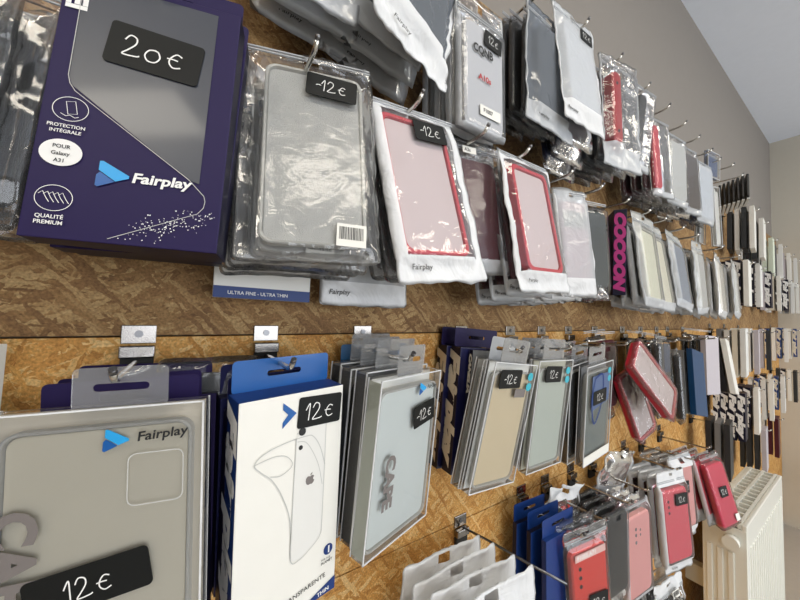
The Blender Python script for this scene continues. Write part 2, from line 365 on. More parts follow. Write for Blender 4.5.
# ---- bag with a phone case in it
def case_pouch(label, W=.105, H=.19, kind='tray', cm=None, inner=None, fm=None, edge=None, cat='phone case', group=None, name='phone_case_pouch',
               cw=.074, chh=.148, ccx=0, ccz=None, ct=.010, seed=1, nx=16, nz=24, crinkle=.002, band=.03, border=.006, price=None, brand=None,
               cams=None, barcode=None, rim=.0028, card=None, zip_=True, bandtop=None, wave=.0015):
    root = empty(name, label, cat, group)
    ccz = ccz if ccz is not None else band*.75+chh/2+.004
    T = ct+.003
    zone = (ccx-cw/2, ccx+cw/2, ccz-chh/2, ccz+chh/2)
    fin('plastic_bag', pouch_mesh(W, H, T, zone, seed, nx, nz, crinkle, border, band, bandtop=bandtop, wave=wave), [fm or F_CLEAR, edge or F_FROST, F_FLAT if fm in (None, F_CLEAR, F_CRINK, F_MILK) else fm], root)
    if zip_:
        bm = bmesh.new(); zz = ccz+chh/2+.014
        for k in (0, .0035): box(bm, -W/2+.003, W/2-.003, -.0022, -.0008, zz+k, zz+k+.0014)
        fin('zip_seal', bm, F_FROST, root)
    if kind == 'tray':
        bm = bmesh.new(); tray(bm, cw, chh, ct, .011, ccx, ccz, -ct/2, rim)
        c = fin('case_shell', bm, cm, root)
        bm = bmesh.new(); slab(bm, cw-2*rim-.0015, chh-2*rim-.0015, .0012, .008, ccx, ccz, -ct/2+.0032, .0003)
        fin('insert_card', bm, inner, root)
    elif kind == 'back':
        bm = bmesh.new(); slab(bm, cw, chh, ct, .011, ccx, ccz, -ct/2, .0025)
        c = fin('case_shell', bm, cm, root)
        for (dx, dz, rr_) in (cams or ()):
            bm = bmesh.new(); loft(bm, [(rr(rr_*2, rr_*2.2, rr_*.98, 6), 0), (rr(rr_*2, rr_*2.2, rr_*.98, 6), .0006)])
            fin('camera_cutout', bm, BLACK if inner is None else inner, c, (ccx+dx, -ct/2-.0005, ccz+dz))
    if card:
        bm = bmesh.new(); box(bm, -W/2+.006, W/2-.006, ct/2, ct/2+.0008, .012, H-.035)
        fin('backing_card', bm, card, root)
    yf = -T/2-.0016
    if price:
        s, px, pz, pw, ph, rt = price
        sticker(root, px, pz, pw, ph, yf, s, rt)
    if brand:
        text(brand[0], brand[3], INK, root, brand[1], brand[2], -.0034, 'brand_print', shear=.2, bold=.01)
    if barcode:
        bx, bz, bw, bh = barcode
        bm = bmesh.new(); box(bm, -bw/2, bw/2, -.0003, 0, -bh/2, bh/2); lb = fin('barcode_label', bm, WHITE, root, (bx, yf, bz), (0, R(3), 0))
        bm = bmesh.new(); x = -bw*.42; rnd = random.Random(3)
        while x < bw*.42:
            d = bw*rnd.choice((.012, .02, .032)); poly(bm, [(x, -bh*.2), (x+d, -bh*.2), (x+d, bh*.36), (x, bh*.36)]); x += d+bw*rnd.choice((.014, .024))
        fin('barcode', bm, INK, lb, (0, -.0005, 0))
    return root

# ---- stiff clear plastic pack (a shallow box) with a case and card inside
def rigid_pack(label, W=.10, H=.17, T=.014, cm=None, backc=None, group=None, price=None, logo=True, side=None, tab=True, tabm=None, cat='phone case',
               cw=None, name='phone_case_pack', teal=False, brand=True, tray_rim=True, topm=None):
    root = empty(name, label, cat, group); cw = (cw or W-.02)+.007
    bm = bmesh.new(); box(bm, -W/2, W/2, 0, T, 0, H, bev=.0012); fin('clear_box', bm, F_RIGID, root)
    bm = bmesh.new()   # welded plastic edges
    e = .0012
    for x in (-W/2, W/2-e): box(bm, x, x+e, -.0006, .0006, 0, H); box(bm, x, x+e, T-.0006, T+.0006, 0, H)
    for z in (0, H-e): box(bm, -W/2, W/2, -.0006, .0006, z, z+e)
    fin('welded_edge', bm, F_WHITE, root)
    bm = bmesh.new(); box(bm, -W/2+.002, W/2-.002, T-.003, T-.002, .002, H-.002); fin('backing_card', bm, backc or mat('light backing card', (230, 231, 226), .5), root)
    ch = H-.018
    if tray_rim:
        bm = bmesh.new(); tray(bm, cw, ch, T-.005, .010, 0, H/2-.004, .0015, rim=.002); fin('case_shell', bm, F_SILIC, root)
        bm = bmesh.new(); slab(bm, cw-.006, ch-.006, .001, .008, 0, H/2-.004, .0042, .0003); fin('case_back', bm, cm or PALEGREY, root)
    else:
        bm = bmesh.new(); slab(bm, cw, ch, T-.006, .006, 0, H/2-.004, .002, .001); fin('case_shell', bm, cm or PALEGREY, root)
    if side:
        bm = bmesh.new(); box(bm, -W/2+.0006, -W/2+.0014, .001, T-.001, .003, H-.003); fin('side_card', bm, side, root)
    if tab:
        hang_tab(root, W*.62, .034, H-.001, tabm or F_TAB, T*.5)
    if teal:
        bm = bmesh.new()
        for k, z in enumerate((H-.018, H-.033)): loft(bm, [(rr(.013, .012, .006, 5, W/2-.014, z), -.0008), (rr(.013, .012, .006, 5, W/2-.014, z), -.0004)])
        fin('round_badge', bm, TEAL, root)
    if price: sticker(root, price[1], price[2], price[3], price[4], -.0012, price[0], price[5])
    return root

# ---- folded carton
def carton(label, W=.095, H=.175, T=.015, front=None, side=None, group=None, spine=None, spine_m=None, spine_h=None, tabm=None, name='phone_case_box', cat='box', tabw=None, lean=0, spx=1):
    root = empty(name, label, cat, group)
    bm = bmesh.new(); box(bm, -W/2, W/2, 0, T, 0, H, bev=.0006)
    for f in bm.faces:
        c = f.calc_center_median()
        f.material_index = 1 if (abs(c.y) > .001 and c.y < T-.0007) else 0
    fin('carton_body', bm, [front or PURPLE, side or front or PURPLE], root)
    if tabm: hang_tab(root, tabw or W*.95, .03, H-.001, tabm, T-.0012)
    if spine:
        hh = spine_h or T*.8
        o = text(spine, hh, spine_m or WHITE, root, 0, 0, 0, 'spine_print', bold=.075, shear=.25)
        # reads downwards on the left-hand side
        m3 = Matrix(((0, 1, 0), (0, 0, -1), (-1, 0, 0)))   # local x -> down, local z -> wall side, local y -> inwards
        o.rotation_euler = m3.to_euler(); o.location = (-W/2-.0004, T*.5+hh*.5, H-.005)
        ln = max(v.co.x for v in o.data.vertices)
        o.scale.x = (H-.012)*(spx or 1)/ln
    return root
def put(root, c, ypr, H):
    """centre of the front face, yaw/pitch/roll in degrees"""
    y, p, r_ = (R(a) for a in ypr)
    m = Matrix.Rotation(y, 3, 'Z') @ Matrix.Rotation(p, 3, 'X') @ Matrix.Rotation(r_, 3, 'Y')
    root.rotation_euler = m.to_euler(); root.location = Vector(c)+m @ Vector((0, 0, -H/2)); return root

# ================================================================ ROOM
def struct(name, bm, m): return tag(fin(name, bm, m), None, None, kind='structure')
PAINT = mat('taupe wall paint', (144, 138, 131), .8, .2, var=.03, bump=.05, bscale=120)
PAINT2 = mat('end wall paint', (210, 204, 190), .8, .2, var=.03, bump=.05, bscale=120)
CEILP = mat('ceiling paint', (238, 244, 255), .8, .2, var=.02)
FLOORM = mat('grey floor', (186, 183, 176), .5, .4, var=.08)
XL, XR, YF, ZC = -2.2, 3.43, -3.95, 2.65
bm = bmesh.new(); box(bm, XL, XR+.1, .018, .14, 0, ZC); struct('wall_back', bm, PAINT)
bm = bmesh.new(); box(bm, XR, XR+.1, YF, .018, 0, ZC); struct('wall_right', bm, PAINT2)
bm = bmesh.new(); box(bm, XL-.1, XL, YF, .14, 0, ZC); struct('wall_left', bm, PAINT)
bm = bmesh.new(); box(bm, XL-.1, XR+.1, YF-.1, .14, -.1, 0); struct('floor', bm, FLOORM)
bm = bmesh.new(); box(bm, XL-.1, XR+.1, YF-.1, .14, ZC, ZC+.1); struct('ceiling', bm, CEILP)
bm = bmesh.new()
for a in ((XL, -.6, 0, ZC), (2.4, XR, 0, ZC), (-.6, 2.4, 0, .6), (-.6, 2.4, 2.3, ZC)): box(bm, a[0], a[1], YF-.1, YF, a[2], a[3])
struct('wall_front', bm, PAINT)
bm = bmesh.new()
for x in (-.6, .88, 2.35): box(bm, x, x+.05, YF-.08, YF-.02, .6, 2.3)
for z in (.6, 2.25): box(bm, -.6, 2.4, YF-.08, YF-.02, z, z+.05)
struct('window_1', bm, RAD)
ROWS = [1.905, 1.615, 1.322, 1.010, .700, .39]
# strand board strips between the rows of hooks
zs = [0.02, .385, .695, 1.005, 1.322, 1.612, 1.94]
desc = ['lowest golden strand board strip beside the radiator', 'golden strand board strip behind the lowest row of packs',
        'golden strand board strip under the row of pink and red phone cases', 'golden strand board strip behind the clear packs and white box',
        'brown strand board strip above the clip row of the white box', 'top strand board strip behind the grey bags, ragged upper edge']
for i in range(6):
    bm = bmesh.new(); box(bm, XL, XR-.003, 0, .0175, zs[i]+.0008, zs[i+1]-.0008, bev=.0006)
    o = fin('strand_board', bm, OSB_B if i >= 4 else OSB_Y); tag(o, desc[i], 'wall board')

# unseen ceiling lamps; the left one added to brighten pack sides
for lx, ly, lb in ((.25, -1.25, 'long ceiling lamp nearest the packs'), (2.0, -1.7, 'long ceiling lamp further down the shop'), (-1.45, -1.3, 'added ceiling lamp behind the camera to the left')):
    root = empty('ceiling_lamp', lb, 'ceiling lamp', 'long ceiling lamps'); root.location = (lx, ly, ZC)
    bm = bmesh.new(); box(bm, -.62, .62, -.16, .16, -.04, -.0005, bev=.005); fin('lamp_housing', bm, RAD, root)
    e = bpy.data.materials.get('lamp glow')
    if not e:
        e = bpy.data.materials.new('lamp glow'); e.use_nodes = True; b = e.node_tree.nodes['Principled BSDF']
        b.inputs['Emission Color'].default_value = (1, .93, .82, 1); b.inputs['Emission Strength'].default_value = 6
    bm = bmesh.new(); box(bm, -.6, .6, -.14, .14, -.046, -.0405); fin('lamp_diffuser', bm, e, root)

# ================================================================ HOOKS
def make_hook():
    root = empty('display_hook', '', 'hook', None)
    bm = bmesh.new(); box(bm, -.0135, .0135, -.0022, 0, .003, .021, bev=.0007); pl = fin('mounting_plate', bm, CHROME, root)
    bm = bmesh.new(); tube(bm, [(0, -.0022, .0125), (0, -.0036, .0125)], .0034, 14); sc_ = fin('screw', bm, STEEL, pl)
    bm = bmesh.new(); box(bm, -.0135, .0135, -.010, -.0005, -.010, .0015, bev=.0012); fin('clip_block', bm, CHROME, root)
    bm = bmesh.new(); box(bm, -.0125, .0125, -.006, -.0005, -.030, -.010); fin('lower_plate', bm, DARKHOLE, root)
    bm = bmesh.new(); tube(bm, [(0, -.006, -.014), (0, -.02, -.013), (0, -.06, -.0125), (0, -.105, -.012), (0, -.115, -.0105), (0, -.121, -.005)], .0024, 10)
    p = fin('hook_pin', bm, mat('bright wire', (210, 208, 202), .25, metal=1), root)
    bm = bmesh.new(); tube(bm, [(0, -.1205, -.0056), (0, -.1235, -.0022)], .0025, 8); fin('pin_tip', bm, STEEL, p)
    return root
def BADL(s):
    if not 4 <= len(s.split()) <= 16: print('BADLABEL', s)
HOOK0 = make_hook(); HOOK_USED = []
def hook(x, row, label, dz=0, rot=0):
    h = HOOK0 if not HOOK_USED else copy_tree(HOOK0); HOOK_USED.append(h)
    h.location = (x, 0, ROWS[row]+dz-.010); h.rotation_euler = (0, 0, R(rot)); BADL(label); tag(h, label, 'hook', 'metal display hooks'); return h

# ================================================================ stacks
ORD = ['first', 'second', 'third', 'fourth', 'fifth', 'sixth', 'seventh']
SEED = [10]
def ns(): SEED[0] += 1; return SEED[0]
def follow(front, n, make, dy=.02, jit=(1.5, 1.2), start=1, dx=0, dz=0, yfade=.93, what='', behind='', group=None, y0=None):
    """copies of a pack behind the front one, each label saying its place in the pile"""
    rnd = random.Random(len(HOOK_USED)*31+n+int(front.location.x*1000)); src = None; out = []
    fe = front.rotation_euler.copy()
    for k in range(start, start+n):
        if src is None: o = make(); src = o
        else: o = copy_tree(src)
        lab = f'{what}, {ORD[k-1]} behind {behind}'; BADL(lab)
        tag(o, lab, o.get('category'), group or f'packs piled behind {behind}')
        o.rotation_euler = (fe.x*yfade+R(rnd.uniform(-.6, .6)), fe.y+R(rnd.uniform(-jit[1], jit[1])), fe.z*yfade+R(rnd.uniform(-jit[0], jit[0])))
        o.location = (front.location.x+dx*k+rnd.uniform(-.002, .002), (front.location.y if y0 is None else y0)+dy*k, front.location.z+dz*k+rnd.uniform(-.003, .003))
        out.append(o)
    return out

# ---------------------------------------------------------------- ROW 1 (upper), left to right
# purple box with the price of 20 euros
W, H = .113, .20
pb = carton('dark purple phone case box with grey window and 20 euro sticker', W, H, .018, PURPLE, DEEPNAVY, name='phone_case_box', tabm=PURPLE)
yy = -.0006
def P(px, pz): return (px*W-W/2, H-pz*H)     # fractions of the face, from the top left
win = [P(.05, -.0) if False else P(.10, .03), P(.86, .03), P(.86, .745), P(.80, .735), P(.13, .455), P(.105, .42)]
bm = bmesh.new(); poly(bm, win); fin('window', bm, SLATE, pb, (0, yy, 0))
bm = bmesh.new()
edge = [P(.10, .03), P(.105, .42), P(.12, .45), P(.15, .475), P(.80, .735), P(.895, .79), P(.905, .81), P(.90, .835), P(.87, .86), P(.42, .985)]
ribbon(bm, [Vector((x, 0, z)) for x, z in edge], .0004); fin('outline_print', bm, PALEGREY, pb, (0, yy-.0004, 0))
sticker(pb, *P(.53, .265), .060, .034, yy-.0006, '20@'[:2]+'e', -5, .5)
arrow_logo(pb, *P(.40, .760), .0185, yy-.0003, 0)
text('Fairplay', .0072, CHALK, pb, P(.495, 0)[0], P(0, .775)[1], yy-.0003, 'brand_print', rot=2, shear=.15, bold=.03, sx=1.15)
text('HEI', .0115, CHALK, pb, P(.035, 0)[0], P(0, .045)[1], yy-.0003, 'model_print', rot=-90, bold=.05)
for cx, cz, fill in ((.145, .545, 0), (.135, .705, 1), (.14, .865, 0)):
    bm = bmesh.new(); x, z = P(cx, cz)
    if fill: loft(bm, [([(x+.0115*math.cos(a*math.pi/16), z+.0095*math.sin(a*math.pi/16)) for a in range(32)], 0), ([(x+.0115*math.cos(a*math.pi/16), z+.0095*math.sin(a*math.pi/16)) for a in range(32)], .0002)])
    else:
        ring(bm, x, z, .0098, .0088, .0004)
        if cz < .6:
            pts = [(-.003, .005), (.002, .006), (.004, -.003), (-.001, -.004)]
            ribbon(bm, [Vector((x+a, 0, z+b)) for a, b in pts], .0004, 0, True)
            ribbon(bm, [Vector((x+a, 0, z+b)) for a, b in ((-.005, -.004), (-.002, -.0055), (0, -.0045), (.003, -.006), (.005, -.005))], .0004)
        else:
            for k in range(-2, 3):
                ribbon(bm, [Vector((x+k*.0026+a, 0, z+b)) for a, b in ((-.003, .002), (-.001, .004), (.001, .0), (.003, -.003))], .0004)
    fin('round_label' if fill else 'round_icon', bm, CHALK, pb, (0, yy-.0003, 0))
def ctext(s, h, m, x, z, nm='small_print'): text(s, h, m, pb, x, z, yy-.0006, nm, align='CENTER', bold=.015)
ctext('PROTECTION', .0024, CHALK, *P(.14, .615)); ctext('INTÉGRALE', .0024, CHALK, *P(.14, .635))
ctext('QUALITÉ', .0026, CHALK, *P(.135, .935)); ctext('PREMIUM', .0026, CHALK, *P(.135, .955))
ctext('POUR', .0026, INK, *P(.135, .69)); ctext('Galaxy', .0026, INK, *P(.135, .715)); ctext('A31', .0026, INK, *P(.135, .74))
bm = bmesh.new(); rnd = random.Random(5)
for k in range(170):
    x = rnd.gauss(.74, .13); z = .965-(x-.5)*.22+rnd.gauss(0, .022)
    if not (.45 < x < .97 and .84 < z < .985): continue
    cx, cz = P(x, z); s = rnd.uniform(.0002, .0006)
    poly(bm, [(cx-s, cz), (cx, cz-s), (cx+s, cz), (cx, cz+s)])
tag(fin('sparkle_print', bm, CHALK, pb, (0, yy-.0004, 0)), None, None)
put(pb, (-.035, -.108, 1.492), (-16.3, -5, 1.4), H)
follow(pb, 3, lambda: carton('', W, H, .017, PURPLE, DEEPNAVY, tabm=PURPLE), .0225, dx=.0025, what='dark purple box of the same size', behind='the purple box with 20 euro sticker')
hook(-.037, 1, 'chrome hook above the clear-windowed purple boxes, hidden by their headers')

# clear bags left of the purple box
f0 = case_pouch('crinkled clear bag hanging at the far left beside the purple box', .115, .20, 'tray', F_SILIC, GREYCARD, F_CRINK, F_CRINK, seed=2, nx=30, nz=44, crinkle=.006, cw=.07, chh=.14)
put(f0, (-.175, -.093, 1.50), (-8, -6, 2), .20)
follow(f0, 3, lambda: case_pouch('', .115, .20, 'back', CHARCOAL, fm=F_CRINK, edge=F_CRINK, seed=3, nx=24, nz=34, crinkle=.005), 0.024, dx=.008, what='crinkled bag holding a dark case', behind='the far-left clear bag')
hook(-.165, 1, 'leftmost hook of the upper row holding crinkled clear bags')

# clear pouch with a sparkly white case, -12 euros
cc = case_pouch('crinkled clear zip bag with sparkly white case and barcode label', .128, .225, 'tray', F_SILIC, mat('sparkly white insert', (208, 209, 205), .5, bump=.8, bscale=1100),
    F_CRINK, F_CLEAR, seed=4, nx=34, nz=56, crinkle=.0045, cw=.094, chh=.188, ccx=.004, ccz=.110, ct=.010, band=.0, border=.003, price=('-12e', .020, .184, .050, .026, -4), barcode=(.036, .026, .027, .022), name='phone_case_pouch')
put(cc, (.090, -.101, 1.503), (-16, -11, -1.5), .225)
follow(cc, 3, lambda: case_pouch('', .125, .21, 'tray', F_SILIC, PALEGREY, F_CRINK, F_CLEAR, seed=5, nx=26, nz=40, crinkle=.004, cw=.08, chh=.15, ccz=.09, band=0, border=.003, barcode=(.015, .022, .026, .02)), .0165, dx=-.002, dz=-.003, what='clear bag with a pale case', behind='the sparkly white case pack')
ut = carton('flat white box with blue foot band reading ultra fine, hanging behind clear bags', .098, .20, .010, WHITE, WHITE, tabm=BLUE)
bm = bmesh.new(); box(bm, -.0488, .0488, -.0008, 0, .0, .012); fin('blue_band', bm, ROYAL, ut)
text('ULTRA FINE - ULTRA THIN', .0036, CHALK, ut, -.036, .004, -.001, 'band_print', bold=.01)
put(ut, (.069, -.030, 1.462), (-1, 0, 1), .20)
hook(.086, 1, 'chrome pin poking through the bag with the sparkly white case')

# red pouch, -12 euros
FRED = dict(fm=film('red pouch film', haze=.03, gloss=.12, rough=.06, bump=.25, scale=22), edge=F_WHITE)
ra = case_pouch('large white-edged pouch showing red-rimmed case and minus 12 euro sticker', .128, .218, 'tray', RED, PINKCARD, seed=6, nx=34, nz=54, rim=.0048, crinkle=.003, cw=.094, chh=.168, ccx=-.008, ccz=.114, ct=.012,
    band=.028, border=.010, bandtop=.016, price=('-12e', .012, .184, .048, .026, 2), brand=('Fairplay', -.048, .014, .0062), wave=.003, **FRED)
put(ra, (.225, -.115, 1.492), (-1.2, -12.6, -5.5), .218)
bw = case_pouch('grey-white pouch bottom sticking out under the red case pouch', .12, .21, 'back', PALEGREY, fm=F_FROST, edge=F_WHITE, seed=7, nx=24, nz=36, crinkle=.004, band=.03, brand=('Fairplay', -.05, .014, .006))
put(bw, (.185, -.040, 1.463), (-3, -2, 0), .21)
follow(ra, 2, lambda: case_pouch('', .12, .20, 'back', BLACK, fm=F_CRINK, edge=F_CRINK, seed=8, nx=20, nz=30, crinkle=.004), .022, dx=-.006, dz=.004, what='clear bag with a black case', behind='the large red-rimmed case pouch')
hook(.207, 1, 'chrome pin above the large red-rimmed case pouch')
# blackish cases around the next hook
bk = case_pouch('dark case bag with small white number label between two red pouches', .11, .20, 'back', MAROON, fm=F_CLEAR, edge=F_FROST, seed=9, nx=18, nz=28, crinkle=.003, band=.02)
bm = bmesh.new(); box(bm, -.012, .012, -.0004, 0, -.005, .005); lb = fin('model_label', bm, WHITE, bk, (-.012, -.0075, .178)); text('A3s', .005, INK, lb, -.009, -.0025, -.0006, 'model_print', bold=.02)
put(bk, (.335, -.085, 1.507), (-6, -5, -3), .20)
follow(bk, 3, lambda: case_pouch('', .10, .20, 'back', MAROON, fm=F_CLEAR, edge=F_FROST, seed=11, nx=12, nz=20, band=.02), .019, dx=.012, what='bag with a maroon case', behind='the case bag with white number label')
hook(.315, 1, 'chrome hook between the two red case pouches')

rb = case_pouch('narrower white-edged pouch with red-rimmed case, no price sticker', .128, .21, 'tray', RED, PINKCARD, seed=12, nx=28, nz=44, rim=.0055, crinkle=.004, cw=.090, chh=.162, ccz=.110, ct=.014, band=.028, border=.010, brand=('Fairplay', -.045, .014, .005), bandtop=.012, wave=.003, **FRED)
put(rb, (.424, -.117, 1.490), (1, -10, -2), .21)
follow(rb, 3, lambda: case_pouch('', .115, .20, 'back', MAROON, fm=F_CLEAR, edge=F_FROST, seed=13, nx=14, nz=24, band=.024, brand=('Fairplay', -.05, .012, .006)), .0235, dx=-.004, dz=-.006, what='pouch with a maroon case', behind='the narrower red-rimmed case pouch')
hook(.405, 1, 'chrome pin over the narrower red-rimmed case pouch')

# frosted pouch with olive and pink card
ol = case_pouch('frosted pouch with olive and pink printed insert', .085, .20, 'back', mat('dusky pink card', (196, 140, 150), .5), fm=F_FROST, edge=F_WHITE, seed=14, nx=14, nz=24, crinkle=.004, cw=.06)
bm = bmesh.new(); box(bm, -.026, .026, -.0006, 0, .125, .155); fin('olive_panel', bm, OLIVE, ol, (0, -.0065, 0))
put(ol, (.572, -.098, 1.488), (-14, -5, -2), .20)
follow(ol, 3, lambda: case_pouch('', .10, .20, 'back', PINK, fm=F_FROST, edge=F_WHITE, seed=15, nx=14, nz=22, band=.035, brand=('Fairplay', -.045, .016, .006), crinkle=.003), .022, dx=-.018, dz=-.005, what='milky pouch with a pale pink case', behind='the olive and pink insert pouch')
hook(.525, 1, 'chrome pin over the olive and pink insert pouch')

dk = case_pouch('clear bag with dark grey-green case and glossy edge', .086, .19, 'back', DARKGREEN, fm=F_CLEAR, edge=F_CLEAR, seed=16, nx=14, nz=24, cw=.066, chh=.155, ct=.012)
put(dk, (.672, -.085, 1.482), (-10, -2, -1), .19)
follow(dk, 3, lambda: case_pouch('', .086, .19, 'back', CHARCOAL, fm=F_CLEAR, edge=F_CLEAR, seed=17, nx=10, nz=18, cw=.066, chh=.155), .017, dx=.002, what='bag with a charcoal case', behind='the dark grey-green case')
hook(.628, 1, 'chrome pin over the dark grey-green case')

co = carton('narrow black box with purple letter loops down its spine', .085, .185, .024, PURPLE, DEEPNAVY, tabm=None, spine='COCOON', spine_m=ORCHID, spine_h=.019)
put(co, (.812, -.078, 1.500), (33, 0, -5), .185)
hook(.74, 1, 'chrome hook over the box with purple letter loops')

for i, (c, ypr, hx, lab, cm, seed) in enumerate([
    ((.846, -.116, 1.488), (0, -7, 3), .85, 'yellowish clear bag nearest the letter-loop box', mat('yellowish white case', (234, 233, 210), .4), 21),
    ((.938, -.108, 1.484), (2, -8, 1), .945, 'crumpled clear bag with milky case, second along from letter-loop box', mat('milky case', (236, 232, 210), .4), 22),
    ((1.085, -.104, 1.490), (0, -9, 9), 1.07, 'tilted clear bag with bluish case showing grey foot', mat('blue grey silicone', (140, 150, 165), .4), 23),
    ((1.25, -.106, 1.484), (2, -3, -3), 1.19, 'broad pale grey bag hanging straight, third from letter-loop box', PALEGREY, 24),
    ((1.46, -.106, 1.478), (4, -4, 5), 1.44, 'white pouch with pinkish inner edge near corner boxes', WHITE, 25),
    ((1.66, -.106, 1.478), (5, -3, 6), 1.66, 'white pouch just before the letter-spined boxes', PALEGREY, 26)]):
    o = case_pouch(lab, .112, .218, 'tray' if i < 2 else 'back', F_SILIC if i < 2 else cm, cm, F_MILK, F_FROST, seed=seed, nx=18, nz=30, crinkle=.004, cw=.08, chh=.16, ct=.012, band=.02, border=.004)
    put(o, (c[0], c[1], c[2]-.004), ypr, .218)
    follow(o, 3, lambda: case_pouch('', .104, .20, 'back', [PALEGREY, GREEN_WHITE, CHARCOAL, PALEGREY, WHITE, CREAM][i], fm=F_CLEAR, edge=F_FROST, seed=seed+20, nx=10, nz=18, cw=.078, chh=.155, band=.02), .021, what='similar bag', behind='the '+lab.replace(' hanging', ''))
    hook(hx, 1, 'small metal hook over the '+lab)

# ---------------------------------------------------------------- ROW 0 (top)
def gp(lab, seed, **k):
    a = dict(fm=F_GREY, edge=F_FROST, nx=24, nz=36, crinkle=.004, band=.032, cw=.075, chh=.15, brand=('Fairplay', -.035, .016, .006)); a.update(k)
    return case_pouch(lab, .125, .22, 'back', CHARCOAL, seed=seed, **a)
g = gp('grey frosted pouch at the top edge above the sparkly white case', 31); put(g, (.085, -.080, 1.775), (-4, -4, 4), .22)
follow(g, 2, lambda: gp('', 32, nx=12, nz=18), .023, dx=.012, what='grey pouch with a dark case', behind='the grey pouch above the sparkly case')
hook(.086, 0, 'hook of the top row above the sparkly white case')
g = gp('slate grey flat pouch with pale right edge at top centre', 33, fm=F_GREY, brand=None); put(g, (.185, -.078, 1.777), (3, -3, 8), .22)
g2 = gp('crumpled silvery pouch foot hanging in front of slate grey pouch', 34, crinkle=.008, edge=F_WHITE, band=.05, nx=34, nz=48); put(g2, (.215, -.105, 1.742), (12, -6, 14), .22)
follow(g, 2, lambda: gp('', 35, nx=12, nz=18), .022, dx=.004, dz=-.01, what='grey pouch with a dark case', behind='the slate grey flat pouch')
hook(.207, 0, 'hook of the top row above the large red-rimmed case pouch')
W, H = .100, .195
a1 = case_pouch('clear bag with white printed card and red letters beside grey pouches', W, H, 'back', mat('white box card', (214, 215, 218), .4), fm=F_CLEAR, edge=F_FROST, seed=36, nx=20, nz=32, cw=.078, chh=.145, ct=.016, ccz=.078, band=.006, border=.003)
text('CQNB', .011, INK, a1, -.026, .108, -.0103, 'brand_print', bold=.04, sx=.9); text('A10s', .008, REDDEEP, a1, -.016, .072, -.0103, 'model_print', bold=.03, sx=1.1)
bm = bmesh.new(); box(bm, -.020, .022, -.0004, 0, -.007, .007); lb = fin('number_label', bm, WHITE, a1, (.006, -.0105, .030)); text('F1007', .0055, INK, lb, -.014, -.002, -.0006, 'number_print', bold=.03)
sticker(a1, .014, .134, .036, .022, -.0108, '12e', -4)
put(a1, (.328, -.095, 1.700), (1, 0, -2), H)
follow(a1, 3, lambda: case_pouch('', W, H, 'back', PALEGREY, fm=F_CLEAR, edge=F_FROST, seed=37, nx=14, nz=20, cw=.076, chh=.145, ct=.010, band=.01), .021, dx=-.002, what='white carded bag', behind='the bag with red letters')
hook(.318, 0, 'hook over the bag with red letters')
g = gp('long grey pouch leaning beside bright white pouch', 38, fm=F_GREY, band=.035, nx=26, nz=40); put(g, (.484, -.104, 1.760), (-2, -4, 5), .22)
follow(g, 4, lambda: case_pouch('', .10, .20, 'back', BLACK, fm=F_CLEAR, edge=F_CLEAR, seed=39, nx=8, nz=14, cw=.085, chh=.17, ct=.012), .019, dx=-.004, dz=.008, what='thin bag with a black case', behind='the long leaning grey pouch')
hook(.455, 0, 'hook over the long leaning grey pouch')
g = case_pouch('bright white pouch with tiny price sticker against taupe wall', .118, .235, 'back', mat('white silicone', (222, 226, 232), .4), fm=F_FROST, edge=F_WHITE, seed=40, nx=24, nz=38, crinkle=.003, cw=.08, chh=.17, ccz=.115, band=.036, brand=('Fairplay', -.05, .018, .006), price=('12e', .022, .190, .034, .024, -4))
put(g, (.548, -.118, 1.785), (-4, -8, 3), .235)
follow(g, 3, lambda: case_pouch('', .10, .20, 'back', mat('dark blue case', (24, 38, 78), .4), fm=F_CLEAR, edge=F_CLEAR, seed=41, nx=8, nz=14, cw=.08, chh=.16), .022, dx=.012, dz=-.018, what='bag with a dark blue case', behind='the bright white pouch')
hook(.575, 0, 'bent hook pin sticking out above the bright white pouch')
g = case_pouch('clear pouch with narrow bright red case standing tall', .118, .235, 'back', REDDEEP, fm=F_CLEAR, edge=F_FROST, seed=42, nx=22, nz=36, crinkle=.005, cw=.026, chh=.150, ct=.020, ccx=-.024, ccz=.120, band=.045, cams=((0, .05, .003), (0, -.05, .003)))
put(g, (.700, -.122, 1.760), (-10, -3, 2), .235)
follow(g, 4, lambda: case_pouch('', .10, .20, 'back', CHARCOAL, fm=F_CLEAR, edge=F_CLEAR, seed=43, nx=8, nz=14, cw=.085, chh=.17, ct=.012), .021, dx=-.004, what='clear bag with a charcoal case', behind='the tall narrow red case')
hook(.71, 0, 'hook pin above the tall narrow red case')
dr = random.Random(9)
